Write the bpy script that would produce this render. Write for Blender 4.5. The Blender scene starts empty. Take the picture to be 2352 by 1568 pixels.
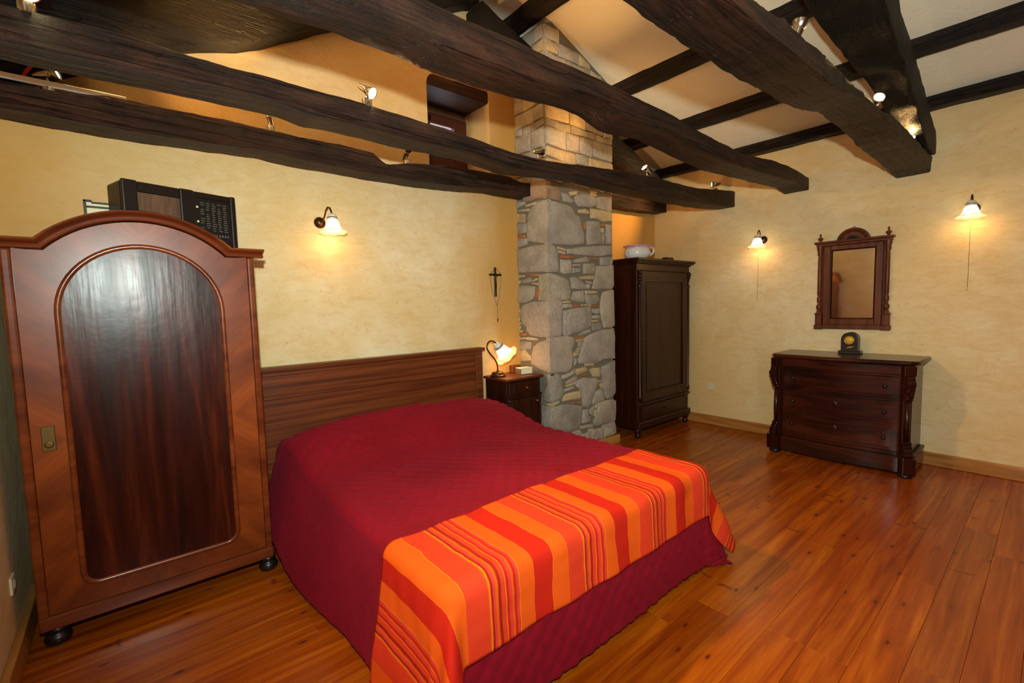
import bpy, bmesh, math, random
from mathutils import Vector, Matrix, noise
random.seed(7)
PI = math.pi
scene = bpy.context.scene
C = scene.collection

# ------------------------------------------------------------------ camera
def make_camera():
    yaw, pitch, roll = (math.radians(v) for v in (40.035, 4.413, 1.456))
    fwd = Vector((math.sin(yaw) * math.cos(pitch), math.cos(yaw) * math.cos(pitch), -math.sin(pitch)))
    right = Vector((math.cos(yaw), -math.sin(yaw), 0))
    down = fwd.cross(right)
    r2 = right * math.cos(roll) + down * math.sin(roll)
    d2 = down * math.cos(roll) - right * math.sin(roll)
    up = -d2
    m = Matrix(((r2.x, up.x, -fwd.x, 0), (r2.y, up.y, -fwd.y, 0), (r2.z, up.z, -fwd.z, 1.5), (0, 0, 0, 1)))
    cd = bpy.data.cameras.new('camera')
    cd.sensor_width = 36.0
    cd.lens = 1062.0 / 2352.0 * 36.0
    cd.clip_start = 0.02
    co = bpy.data.objects.new('camera', cd)
    C.objects.link(co)
    co.matrix_world = m
    scene.camera = co
    return m
CAM = make_camera()

# ------------------------------------------------------------------ world, flash, exposure
FLASH_W, FLASH_COL = 450.0, (0.82, 0.95, 0.88)
WARM = (1.0, 0.56, 0.19)
SPOT_W, SCONCE_W, SHADE_E, LAMP_W = 145.0, 1.1, 3.2, 1.0
wd = bpy.data.worlds.new('world')
scene.world = wd
wd.use_nodes = True
wd.node_tree.nodes['Background'].inputs[0].default_value = (0.86, 0.93, 1.0, 1)
wd.node_tree.nodes['Background'].inputs[1].default_value = 6.0

fl = bpy.data.lights.new('camera_flash', 'SPOT')      # the photographer's flash, held above the lens
fl.energy = FLASH_W
fl.color = FLASH_COL
fl.shadow_soft_size = 0.035
fl.spot_size = math.radians(160)
fl.spot_blend = 1.0
flo = bpy.data.objects.new('camera_flash', fl)
C.objects.link(flo)
_yaw, _pit = math.radians(42), math.radians(-13)
flo.location = (-0.02, -0.03, 1.84)
flo.rotation_euler = Vector((math.sin(_yaw) * math.cos(_pit), math.cos(_yaw) * math.cos(_pit), -math.sin(_pit))).to_track_quat('-Z', 'Y').to_euler()

dl = bpy.data.lights.new('added_fill_light', 'AREA')    # soft neutral fill added behind the viewer to brighten the right side
dl.shape = 'RECTANGLE'; dl.size = 0.9; dl.size_y = 1.1
dl.energy = 16.0
dl.color = (0.86, 0.95, 1.0)
dlo = bpy.data.objects.new('added_fill_light', dl)
C.objects.link(dlo)
dlo.location = (-0.40, -1.7, 1.55)
dlo.rotation_euler = (math.radians(90), 0, math.radians(-90))

vs = scene.view_settings
scene.display_settings.display_device = 'sRGB'
vs.view_transform = 'Standard'
vs.look = 'None'
vs.exposure = 0.08
vs.gamma = 1.0
vs.use_curve_mapping = False
scene.cycles.use_denoising = True
scene.cycles.max_bounces = 8
scene.cycles.diffuse_bounces = 5
scene.cycles.sample_clamp_indirect = 6.0

# ------------------------------------------------------------------ helpers
def S(v):          # sRGB 0-255 -> linear rgba
    return tuple(((c / 255) / 12.92 if c <= 10 else (((c / 255) + 0.055) / 1.055) ** 2.4) for c in v) + (1.0,)

def link(name, me, mat, parent=None, smooth=False):
    if mat:
        me.materials.append(mat)
    if smooth:
        for p in me.polygons:
            p.use_smooth = True
    o = bpy.data.objects.new(name, me)
    C.objects.link(o)
    if parent is not None:
        o.parent = parent
        if parent.type == 'EMPTY':
            o.matrix_parent_inverse = Matrix.Translation(-Vector(parent.location))
    return o

def obj(name, bm, mat, parent=None, smooth=False, angle=None):
    me = bpy.data.meshes.new(name)
    bmesh.ops.recalc_face_normals(bm, faces=bm.faces[:])
    bm.to_mesh(me)
    bm.free()
    o = link(name, me, mat, parent, smooth)
    if smooth and angle:
        try:
            me.set_sharp_from_angle(angle=math.radians(angle))
        except Exception:
            pass
    return o

def thing(name, label, cat, loc, group=None):
    o = bpy.data.objects.new(name, None)
    C.objects.link(o)
    o.location = loc
    o.empty_display_size = 0.05
    return tag(o, label, cat, group)

def tag(o, label=None, cat=None, group=None, kind=None):
    if label: o['label'] = label
    if cat: o['category'] = cat
    if group: o['group'] = group
    if kind: o['kind'] = kind
    return o

def T(m, p):
    return (m @ Vector(p)) if m is not None else Vector(p)

def box(bm, x0, x1, y0, y1, z0, z1, bev=0.0, m=None, seg=1):
    vs_ = [bm.verts.new(T(m, (x, y, z))) for z in (z0, z1) for y in (y0, y1) for x in (x0, x1)]
    f = [(0, 2, 3, 1), (4, 5, 7, 6), (0, 1, 5, 4), (2, 6, 7, 3), (0, 4, 6, 2), (1, 3, 7, 5)]
    fs = [bm.faces.new([vs_[i] for i in q]) for q in f]
    if bev > 0:
        es = set(e for fa in fs for e in fa.edges)
        bmesh.ops.bevel(bm, geom=list(es), offset=bev, segments=seg, profile=0.5, affect='EDGES', clamp_overlap=True)
    return bm

def bx(name, x0, x1, y0, y1, z0, z1, mat, parent=None, bev=0.004, m=None, seg=1):
    bm = bmesh.new()
    box(bm, x0, x1, y0, y1, z0, z1, bev, m, seg)
    return obj(name, bm, mat, parent)

def lathe(bm, prof, m=None, seg=20, a0=0.0, a1=2 * PI, fn=None):
    full = abs(a1 - a0 - 2 * PI) < 1e-6
    n = seg if full else seg + 1
    rings = []
    for (r, z) in prof:
        if r < 1e-5:
            rings.append([bm.verts.new(T(m, (0, 0, z)))])
            continue
        ring = []
        for i in range(n):
            a = a0 + (a1 - a0) * i / seg
            rr, zz = (r, z) if fn is None else fn(r, z, a)
            ring.append(bm.verts.new(T(m, (rr * math.cos(a), rr * math.sin(a), zz))))
        rings.append(ring)
    for A, B in zip(rings, rings[1:]):
        k = n if full else n - 1
        for i in range(k):
            j = (i + 1) % n
            if len(A) == 1 and len(B) == 1: continue
            if len(A) == 1: bm.faces.new((A[0], B[i], B[j]))
            elif len(B) == 1: bm.faces.new((A[i], A[j], B[0]))
            else: bm.faces.new((A[i], A[j], B[j], B[i]))
    return bm

def tube(bm, pts, r, seg=8, m=None, cap=True):
    pts = [Vector(p) for p in pts]
    n = len(pts)
    rad = r if isinstance(r, (list, tuple)) else [r] * n
    rings = []
    prev = None
    for i, p in enumerate(pts):
        d = (pts[min(i + 1, n - 1)] - pts[max(i - 1, 0)]).normalized()
        if prev is None:
            a = Vector((0, 0, 1)) if abs(d.z) < 0.9 else Vector((1, 0, 0))
            u = d.cross(a).normalized()
        else:
            u = (prev - d * prev.dot(d)).normalized()
        prev = u
        w = d.cross(u)
        rings.append([bm.verts.new(T(m, p + (u * math.cos(2 * PI * k / seg) + w * math.sin(2 * PI * k / seg)) * rad[i])) for k in range(seg)])
    for A, B in zip(rings, rings[1:]):
        for k in range(seg):
            bm.faces.new((A[k], A[(k + 1) % seg], B[(k + 1) % seg], B[k]))
    if cap:
        bm.faces.new(rings[0][::-1])
        bm.faces.new(rings[-1])
    return bm

def sweep(bm, path, prof, m=None, closed=False, normal=None):
    """path: 2-D points (a,b) in the front plane; prof: (o, d): o = offset along the path normal, d = depth towards -y."""
    n = len(path)
    rings = []
    for i, (a, b) in enumerate(path):
        if closed:
            p0, p1 = path[i - 1], path[(i + 1) % n]
        else:
            p0, p1 = path[max(i - 1, 0)], path[min(i + 1, n - 1)]
        t1 = Vector((a - p0[0], b - p0[1]))
        t2 = Vector((p1[0] - a, p1[1] - b))
        if t1.length < 1e-9: t1 = t2
        if t2.length < 1e-9: t2 = t1
        t1.normalize(); t2.normalize()
        n1 = Vector((-t1.y, t1.x)); n2 = Vector((-t2.y, t2.x))
        nn = (n1 + n2)
        nn = nn / max(nn.dot(n1), 0.3)
        rings.append([bm.verts.new(T(m, (a + nn.x * o, -d, b + nn.y * o))) for (o, d) in prof])
    k = len(prof)
    pairs = list(zip(rings, rings[1:])) + ([(rings[-1], rings[0])] if closed else [])
    for A, B in pairs:
        for i in range(k - 1):
            bm.faces.new((A[i], A[i + 1], B[i + 1], B[i]))
    if not closed:
        bm.faces.new(rings[0])
        bm.faces.new(rings[-1][::-1])
    return bm

def prism(bm, poly, d0, d1, m=None):
    """poly of (a,b) in the xz plane, extruded from y=d0 to y=d1."""
    A = [bm.verts.new(T(m, (a, d0, b))) for a, b in poly]
    B = [bm.verts.new(T(m, (a, d1, b))) for a, b in poly]
    n = len(poly)
    bm.faces.new(A)
    bm.faces.new(B[::-1])
    for i in range(n):
        bm.faces.new((A[i], B[i], B[(i + 1) % n], A[(i + 1) % n]))
    return bm

def arc(cx, cz, r, a0, a1, n):
    return [(cx + r * math.cos(a0 + (a1 - a0) * i / n), cz + r * math.sin(a0 + (a1 - a0) * i / n)) for i in range(n + 1)]

# ------------------------------------------------------------------ materials
class NB:
    def __init__(s, name):
        s.m = bpy.data.materials.new(name)
        s.m.use_nodes = True
        s.nt = s.m.node_tree
        s.b = s.nt.nodes['Principled BSDF']
    def n(s, t, ins=None, **props):
        nd = s.nt.nodes.new(t)
        for k, v in props.items(): setattr(nd, k, v)
        for k, v in (ins or {}).items(): s.set(nd, k, v)
        return nd
    def set(s, nd, k, v):
        if isinstance(v, bpy.types.NodeSocket): s.nt.links.new(v, nd.inputs[k])
        else: nd.inputs[k].default_value = v
    def P(s, **kw):
        for k, v in kw.items(): s.set(s.b, k.replace('_', ' '), v)
    def coord(s, scale=(1, 1, 1), rot=(0, 0, 0), kind='Object', loc=(0, 0, 0)):
        tc = s.n('ShaderNodeTexCoord')
        mp = s.n('ShaderNodeMapping', {'Vector': tc.outputs[kind], 'Scale': scale, 'Rotation': rot, 'Location': loc})
        return mp.outputs[0]
    def noise(s, vec, scale, detail=4, rough=0.55, dist=0.0):
        return s.n('ShaderNodeTexNoise', {'Vector': vec, 'Scale': scale, 'Detail': detail, 'Roughness': rough, 'Distortion': dist}).outputs['Fac']
    def ramp(s, fac, stops):
        r = s.n('ShaderNodeValToRGB', {'Fac': fac})
        e = r.color_ramp.elements
        while len(e) < len(stops): e.new(0.5)
        for i, (p, c) in enumerate(stops):
            e[i].position = p
            e[i].color = c if len(c) == 4 else (*c, 1)
        return r.outputs['Color']
    def mix(s, f, a, b, mode='MIX'):
        nd = s.n('ShaderNodeMix', data_type='RGBA', blend_type=mode)
        s.set(nd, 0, f); s.set(nd, 6, a); s.set(nd, 7, b)
        return nd.outputs[2]
    def math(s, op, a, b=0.0, c=0.0, clamp=False):
        nd = s.n('ShaderNodeMath', operation=op, use_clamp=clamp)
        s.set(nd, 0, a); s.set(nd, 1, b); s.set(nd, 2, c)
        return nd.outputs[0]
    def bump(s, h, strength=0.3, dist=0.01):
        s.set(s.b, 'Normal', s.n('ShaderNodeBump', {'Height': h, 'Strength': strength, 'Distance': dist}).outputs[0])

def g(v): return (v, v, v, 1)

def plaster(name, c0, c1, c2, rough=0.85, off=(0, 0, 0), stain=None, rot=(0.3, 0.5, 0.25)):
    b = NB(name)
    v = b.coord(loc=off)
    big = b.noise(v, 0.8, 5, 0.6, 0.5)
    mid = b.noise(v, 2.6, 6, 0.65, 0.7)
    st = b.noise(b.coord((4, 4, 10), rot), 1.5, 7, 0.72, 0.8)
    c = b.ramp(big, [(0.32, c1), (0.64, c0)])
    c = b.mix(b.math('MULTIPLY', b.ramp(mid, [(0.40, g(0)), (0.70, g(1))]), 0.7), c, c1)
    c = b.mix(b.math('MULTIPLY', b.ramp(st, [(0.44, g(0)), (0.84, g(1))]), 0.5), c, c2)
    spk = b.noise(b.coord(loc=(5, 1, 2)), 26, 5, 0.75)
    c = b.mix(b.math('MULTIPLY', b.ramp(spk, [(0.58, g(0)), (0.72, g(1))]), 0.45), c, c2)
    if stain:           # old limewash left richer in some stretches of the wall
        tc = b.n('ShaderNodeTexCoord')
        sx = b.n('ShaderNodeSeparateXYZ', {0: tc.outputs['Object']})
        wob = b.math('MULTIPLY', b.math('SUBTRACT', b.noise(b.coord((1, 1, 0.35)), 3.0, 5, 0.6), 0.5), 0.5)
        f = None
        for (axis, a0, a1, k) in stain:
            t = b.math('ADD', sx.outputs[axis], wob)
            w = b.n('ShaderNodeMapRange', {'Value': t, 'From Min': a0, 'From Max': a1, 'To Min': 0.0, 'To Max': k}).outputs[0]
            f = w if f is None else b.math('MAXIMUM', f, w)
        c = b.mix(f, c, c2)
    b.P(Base_Color=c, Roughness=rough)
    b.b.inputs['Specular IOR Level'].default_value = 0.2
    fine = b.noise(v, 45, 4, 0.6)
    h = b.math('ADD', mid, b.math('MULTIPLY', fine, 0.18))
    b.bump(b.math('ADD', h, b.math('MULTIPLY', st, 0.5)), 0.4, 0.015)
    return b.m

def wood(name, dark, light, axis='X', scale=1.0, rough=0.35, coat=0.0, bumpv=0.1, streak=0.6, spec=0.5, stops=(0.35, 0.7), aniso=12.0, dist=0.6, mid=None):
    b = NB(name)
    coat, spec = coat * 0.4, spec * 0.7
    sc = {'X': (0.9, aniso, aniso), 'Y': (aniso, 0.9, aniso), 'Z': (aniso, aniso, 0.9)}[axis]
    v = b.coord(tuple(k * scale for k in sc))
    n1 = b.noise(v, 1.0, 5, 0.6, dist)
    v2 = b.coord(tuple(k * scale * (5 if k > 2 else 1.6) for k in sc))
    n2 = b.noise(v2, 1.0, 4, 0.6, 0.2)
    st = [(stops[0], dark), (stops[1], light)] if mid is None else [(stops[0], dark), ((stops[0] + stops[1]) / 2, mid), (stops[1], light)]
    c = b.ramp(n1, st)
    c = b.mix(b.math('MULTIPLY', b.ramp(n2, [(0.42, g(1)), (0.6, g(0))]), streak * 0.6), c, dark)
    b.P(Base_Color=c, Roughness=rough)
    b.b.inputs['Coat Weight'].default_value = coat
    b.b.inputs['Coat Roughness'].default_value = 0.16
    b.b.inputs['Specular IOR Level'].default_value = spec
    b.bump(b.math('ADD', n1, b.math('MULTIPLY', n2, 0.6)), bumpv, 0.006)
    return b.m

def beamwood(name, axis, dark, mid, light, patch=0.3, rough=0.5, flecks=0.0):
    b = NB(name)
    sc = {'X': (1.3, 11, 11), 'Y': (11, 1.3, 11)}[axis]
    v = b.coord(sc)
    n1 = b.noise(v, 1.0, 7, 0.7, 0.5)
    v2 = b.coord(tuple(k * (5 if k > 2 else 3.0) for k in sc))
    n2 = b.noise(v2, 1.0, 6, 0.7, 0.3)
    crack = b.noise(b.coord(tuple(k * (1.6 if k > 2 else 0.35) for k in sc)), 1.0, 3, 0.5, 0.25)
    big = b.noise(b.coord(), 2.6, 5, 0.65)
    pits = b.noise(b.coord(), 55, 4, 0.7)
    c = b.ramp(n1, [(0.34, dark), (0.50, mid), (0.68, light)])
    red = b.noise(b.coord(), 1.4, 5, 0.65)
    c = b.mix(b.math('MULTIPLY', b.ramp(red, [(0.5, g(0)), (0.66, g(1))]), 0.55), c, tuple(x * y for x, y in zip(light[:3], (0.85, 0.55, 0.42))) + (1,))
    c = b.mix(b.math('MULTIPLY', b.ramp(n2, [(0.40, g(1)), (0.54, g(0))]), 0.75), c, dark)
    c = b.mix(b.math('MULTIPLY', b.ramp(big, [(0.52, g(0)), (0.72, g(1))]), patch), c, light)
    ck = b.ramp(crack, [(0.485, g(0)), (0.5, g(1)), (0.515, g(0))])
    c = b.mix(b.math('MULTIPLY', ck, 0.7), c, tuple(x * 0.35 for x in dark[:3]) + (1,))
    if flecks:
        fk = b.math('MULTIPLY', b.ramp(b.noise(b.coord((14, 30, 30)), 1.0, 3), [(0.70, g(0)), (0.73, g(1))]), b.ramp(b.noise(b.coord(), 3.1, 3), [(0.5, g(0)), (0.6, g(1))]))
        c = b.mix(b.math('MULTIPLY', fk, flecks), c, S((164, 130, 96)))
    b.P(Base_Color=c, Roughness=rough)
    b.b.inputs['Specular IOR Level'].default_value = 0.28
    h = b.math('ADD', b.math('MULTIPLY', n1, 0.7), b.math('ADD', n2, b.math('MULTIPLY', pits, 0.35)))
    h = b.math('SUBTRACT', h, b.math('MULTIPLY', ck, 0.8))
    b.bump(h, 1.0, 0.016)
    return b.m

def solid(name, col, rough=0.5, metal=0.0, spec=0.5, bumpv=0.0, bscale=60, var=0.12, coat=0.0):
    b = NB(name)
    v = b.coord()
    nz = b.noise(v, bscale, 4, 0.6)
    c = b.mix(b.math('MULTIPLY', nz, var * 2), col, tuple(x * 0.6 for x in col[:3]) + (1,))
    b.P(Base_Color=c, Roughness=rough, Metallic=metal)
    b.b.inputs['Specular IOR Level'].default_value = spec
    b.b.inputs['Coat Weight'].default_value = coat
    if bumpv: b.bump(nz, bumpv, 0.005)
    return b.m

def emit(name, col, strength, base=(0.9, 0.85, 0.75, 1)):
    b = NB(name)
    nz = b.noise(b.coord(), 12, 2)
    b.P(Base_Color=base, Roughness=0.3, Emission_Color=col, Emission_Strength=b.math('MULTIPLY_ADD', nz, strength * 0.1, strength * 0.95))
    return b.m

def stone(name, base, dark, light):
    b = NB(name)
    oi = b.n('ShaderNodeObjectInfo')
    v = b.coord()
    big = b.noise(v, 5, 5, 0.6, 0.4)
    fine = b.noise(v, 38, 6, 0.7)
    sp = b.n('ShaderNodeTexVoronoi', {'Vector': v, 'Scale': 90.0}).outputs['Distance']
    c = b.ramp(big, [(0.3, dark), (0.55, base), (0.75, light)])
    c = b.mix(b.math('MULTIPLY', b.ramp(fine, [(0.4, g(1)), (0.6, g(0))]), 0.45), c, dark)
    c = b.mix(b.math('MULTIPLY', b.math('SUBTRACT', oi.outputs['Random'], 0.35), 0.5, clamp=True), c, light)
    b.P(Base_Color=c, Roughness=0.92)
    b.b.inputs['Specular IOR Level'].default_value = 0.2
    chip = b.noise(v, 18, 6, 0.7, 0.0)
    h = b.math('ADD', b.math('MULTIPLY', fine, 0.45), b.math('ADD', b.math('MULTIPLY', chip, 0.9), b.math('MULTIPLY', sp, 0.25)))
    b.bump(h, 0.8, 0.020)
    return b.m

M = {}
M['plaster'] = plaster('ochre_plaster', S((238, 220, 180)), S((226, 194, 136)), S((202, 146, 66)), stain=[(0, 0.75, -0.45, 0.8), (0, 2.15, 2.85, 0.9), (2, 2.05, 2.75, 0.35)])
M['plaster_left'] = plaster('ochre_plaster_left', S((238, 220, 178)), S((228, 196, 140)), S((206, 152, 74)), off=(9, 2, 5))
M['plaster_right'] = plaster('ochre_plaster_right', S((240, 222, 180)), S((228, 198, 140)), S((204, 152, 78)), off=(3, 7, 2), stain=[(1, 2.3, 3.3, 0.6), (2, 2.2, 3.0, 0.3)], rot=(0.6, 0.2, 0.9))
M['ceiling'] = plaster('pale_ceiling_plaster', S((238, 228, 204)), S((234, 222, 194)), S((228, 214, 182)), 0.9)
M['beam_x'] = beamwood('dark_hewn_oak', 'X', S((20, 10, 6)), S((46, 26, 17)), S((84, 52, 36)), 0.35)
M['beam_y'] = beamwood('dark_hewn_oak_purlin', 'Y', S((16, 8, 5)), S((28, 15, 9)), S((48, 28, 18)), 0.15)
M['beam_flaked'] = beamwood('dark_oak_with_flaking_bark', 'X', S((18, 9, 5)), S((38, 21, 14)), S((70, 43, 30)), 0.3, flecks=0.75)
M['rafter'] = beamwood('blackened_oak', 'X', S((6, 4, 3)), S((13, 9, 7)), S((25, 18, 13)), 0.1, 0.55)
M['mahogany'] = wood('polished_mahogany', S((62, 24, 10)), S((134, 66, 28)), 'Z', 0.8, 0.28, 0.5, 0.03, 0.3)
M['mahogany_x'] = wood('polished_mahogany_moulding', S((92, 36, 14)), S((138, 66, 28)), 'X', 0.8, 0.25, 0.6, 0.02, 0.3)
M['walnut'] = wood('dark_walnut', S((34, 11, 4)), S((64, 23, 9)), 'Z', 0.9, 0.32, 0.15, 0.03, 0.4)
M['walnut_y'] = wood('dark_walnut_figured', S((30, 11, 7)), S((80, 33, 18)), 'Y', 0.8, 0.25, 0.45, 0.03, 0.4)
M['walnut_mirror'] = wood('red_walnut', S((74, 29, 9)), S((122, 56, 20)), 'Z', 1.2, 0.42, 0.05, 0.03, 0.4)
M['cherry'] = wood('cherry_headboard', S((80, 34, 12)), S((132, 66, 26)), 'X', 1.3, 0.42, 0.05, 0.02, 0.3, aniso=34.0, dist=0.1)
M['skirting'] = wood('honey_pine_skirting', S((150, 92, 36)), S((206, 146, 76)), 'Y', 1.2, 0.35, 0.2, 0.03, 0.25)
M['skirting_x'] = wood('honey_pine_skirting_x', S((150, 92, 36)), S((206, 146, 76)), 'X', 1.2, 0.35, 0.2, 0.03, 0.25)
M['ebony'] = solid('black_wood', S((26, 20, 18)), 0.35, var=0.2, coat=0.2)
M['bakelite'] = solid('dark_brown_bakelite', S((31, 20, 15)), 0.4, var=0.15, spec=0.3)
M['brass'] = solid('aged_brass', S((178, 138, 66)), 0.35, 1.0, var=0.2)
M['plate'] = solid('tarnished_brass_plate', S((120, 92, 48)), 0.45, 0.8, var=0.35, bscale=30)
M['bronze'] = solid('bronzed_metal', S((92, 60, 36)), 0.35, 0.9, var=0.25)
M['chrome'] = solid('brushed_nickel', S((196, 190, 180)), 0.22, 1.0, var=0.05)
M['darkmetal'] = solid('dark_metal', S((34, 28, 26)), 0.4, 0.6, var=0.1)
M['ceramic'] = solid('white_ceramic', S((226, 218, 208)), 0.2, var=0.03, coat=0.4)
M['plastic'] = solid('ivory_plastic', S((222, 206, 168)), 0.4, var=0.04)
M['whitestrip'] = solid('white_trunking', S((226, 222, 212)), 0.5, var=0.04)
M['redcable'] = solid('red_cable', S((170, 20, 14)), 0.4, var=0.05)
M['paper'] = solid('cream_page_edges', S((236, 222, 186)), 0.7, var=0.06, bscale=120)
M['bookcover'] = solid('dark_book_cover', S((90, 76, 72)), 0.5, var=0.08)
M['shutter'] = solid('red_brown_paint', S((88, 36, 20)), 0.5, var=0.2, bscale=14)
M['lintel'] = wood('lintel_oak', S((34, 18, 10)), S((92, 52, 26)), 'X', 1.0, 0.6, 0, 0.3, 0.5)
M['earth'] = solid('rough_mortar', S((120, 92, 62)), 0.95, var=0.35, bumpv=0.8, bscale=22)
M['mortar'] = solid('grey_mortar', S((122, 112, 94)), 0.95, var=0.25, bumpv=0.7, bscale=34)
M['stone_g'] = stone('grey_stone', S((176, 164, 148)), S((140, 130, 117)), S((196, 184, 167)))
M['stone_k'] = stone('rosy_grey_stone', S((190, 172, 153)), S((154, 139, 124)), S((206, 188, 168)))
M['stone_n'] = stone('brown_stone', S((176, 146, 116)), S((134, 106, 82)), S((194, 162, 130)))
M['stone_p'] = stone('pale_stone', S((190, 175, 152)), S((154, 141, 122)), S((208, 193, 170)))
M['stone_t'] = stone('tan_stone', S((208, 182, 138)), S((172, 146, 108)), S((224, 200, 156)))
M['stone_b'] = stone('brick_sliver', S((190, 122, 72)), S((160, 96, 54)), S((206, 140, 88)))
M['shade_glow'] = emit('lit_glass_shade', (1.0, 0.80, 0.50, 1), SHADE_E, S((240, 214, 160)))
M['shade_rim'] = emit('frilled_shade_rim', (1.0, 0.66, 0.26, 1), 0.75, S((240, 210, 150)))
M['bulb'] = emit('glowing_bulb', (1.0, 0.80, 0.5, 1), 8.0)
M['halogen'] = emit('halogen_face', (1.0, 0.74, 0.36, 1), 40.0)
M['fill_pane'] = emit('glowing_fill_pane', (0.86, 0.95, 1.0, 1), 4.0)  # glowing pane for the added fill window
M['cord'] = solid('pull_cord', S((150, 112, 60)), 0.7, var=0.05)

def mirror_mat():
    b = NB('old_mirror_glass')
    nz = b.noise(b.coord(), 6, 4)
    b.P(Base_Color=b.ramp(nz, [(0.4, S((244, 238, 226))), (0.7, S((234, 224, 206)))]), Metallic=1.0, Roughness=0.04)
    return b.m
M['mirror'] = mirror_mat()

def glass_mat():
    b = NB('window_glass')
    t = b.n('ShaderNodeBsdfTransparent', {'Color': (0.95, 0.97, 1, 1)})
    gl = b.n('ShaderNodeBsdfGlossy', {'Roughness': 0.03})
    mx = b.n('ShaderNodeMixShader', {0: 0.06, 1: t.outputs[0], 2: gl.outputs[0]})
    b.nt.links.new(mx.outputs[0], b.nt.nodes['Material Output'].inputs[0])
    return b.m
M['glass'] = glass_mat()

def floor_mat():
    b = NB('varnished_pine_boards')
    oi = b.n('ShaderNodeObjectInfo')
    tc = b.n('ShaderNodeTexCoord')
    off = b.n('ShaderNodeCombineXYZ', {0: b.math('MULTIPLY', oi.outputs['Random'], 37.0), 1: b.math('MULTIPLY', oi.outputs['Random'], 11.0), 2: 0.0})
    vv = b.n('ShaderNodeVectorMath', {0: tc.outputs['Object'], 1: off.outputs[0]}, operation='ADD').outputs[0]
    def mp(sc): return b.n('ShaderNodeMapping', {'Vector': vv, 'Scale': sc}).outputs[0]
    n1 = b.noise(mp((0.9, 13, 1)), 1.0, 4, 0.55, 1.0)
    n2 = b.noise(mp((2.0, 60, 1)), 1.0, 3, 0.6, 0.3)
    c = b.ramp(n1, [(0.3, S((132, 52, 3))), (0.5, S((166, 78, 6))), (0.7, S((196, 108, 17)))])
    c = b.mix(b.math('MULTIPLY', b.ramp(n2, [(0.4, g(1)), (0.55, g(0))]), 0.25), c, S((104, 36, 3)))
    tone = b.ramp(oi.outputs['Random'], [(0.0, g(0.78)), (0.25, g(1.0)), (0.55, g(0.9)), (0.8, g(1.06)), (1.0, g(0.95))])
    c = b.mix(1.0, c, tone, 'MULTIPLY')
    # knots
    vo = b.n('ShaderNodeTexVoronoi', {'Vector': mp((2.6, 6.5, 0.0)), 'Scale': 1.0, 'Randomness': 1.0}, voronoi_dimensions='2D')
    d = vo.outputs['Distance']
    sel = b.n('ShaderNodeSeparateColor', {0: vo.outputs['Color']}).outputs[0]
    k = b.math('MULTIPLY', b.ramp(d, [(0.03, g(1)), (0.065, g(0))]), b.math('GREATER_THAN', sel, 0.45))
    c = b.mix(b.math('MULTIPLY', k, 0.9), c, S((48, 16, 6)))
    k2 = b.math('MULTIPLY', b.ramp(d, [(0.06, g(1)), (0.22, g(0))]), b.math('GREATER_THAN', sel, 0.45))
    c = b.mix(b.math('MULTIPLY', k2, 0.3), c, S((112, 40, 6)))
    dv = b.n('ShaderNodeVectorMath', {0: mp((1, 1, 1)), 1: b.n('ShaderNodeVectorMath', {0: b.n('ShaderNodeTexNoise', {'Vector': vv, 'Scale': 9.0}).outputs['Color'], 'Scale': 0.10}, operation='SCALE').outputs[0]}, operation='ADD').outputs[0]
    vs_ = b.n('ShaderNodeTexVoronoi', {'Vector': b.n('ShaderNodeMapping', {'Vector': dv, 'Scale': (5.0, 1.4, 1)}).outputs[0], 'Scale': 1.0, 'Randomness': 1.0}, voronoi_dimensions='2D')
    s2 = b.n('ShaderNodeSeparateColor', {0: vs_.outputs['Color']}).outputs[1]
    k3 = b.math('MULTIPLY', b.ramp(vs_.outputs['Distance'], [(0.03, g(1)), (0.085, g(0))]), b.math('GREATER_THAN', s2, 0.62))
    c = b.mix(b.math('MULTIPLY', k3, 0.65), c, S((86, 28, 4)))
    hue = b.n('ShaderNodeTexWhiteNoise', {'W': b.math('MULTIPLY', oi.outputs['Random'], 91.0)}, noise_dimensions='1D').outputs['Value']
    c = b.mix(b.math('MULTIPLY', hue, 0.28), c, S((150, 52, 6)))
    rr = b.noise(b.coord(), 2.0, 4)
    b.P(Base_Color=c, Roughness=b.math('MULTIPLY_ADD', rr, 0.14, 0.19))
    b.b.inputs['Specular IOR Level'].default_value = 0.38
    b.b.inputs['Coat Weight'].default_value = 0.08
    b.b.inputs['Coat Roughness'].default_value = 0.22
    b.bump(b.math('ADD', n1, b.math('MULTIPLY', n2, 0.5)), 0.05, 0.005)
    return b.m
M['floor'] = floor_mat()

def quilt_mat():
    b = NB('crimson_quilted_cotton')
    v = b.coord()
    w = b.noise(v, 320, 2, 0.5)
    big = b.noise(v, 3, 4)
    c = b.ramp(big, [(0.35, S((132, 9, 26))), (0.7, S((148, 13, 34)))])
    c = b.mix(b.math('MULTIPLY', w, 0.25), c, S((84, 6, 20)))
    b.P(Base_Color=c, Roughness=0.85)
    b.b.inputs['Specular IOR Level'].default_value = 0.15
    b.b.inputs['Sheen Weight'].default_value = 0.12
    b.b.inputs['Sheen Tint'].default_value = S((230, 90, 120))
    b.bump(w, 0.15, 0.002)
    return b.m
M['quilt'] = quilt_mat()

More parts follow.
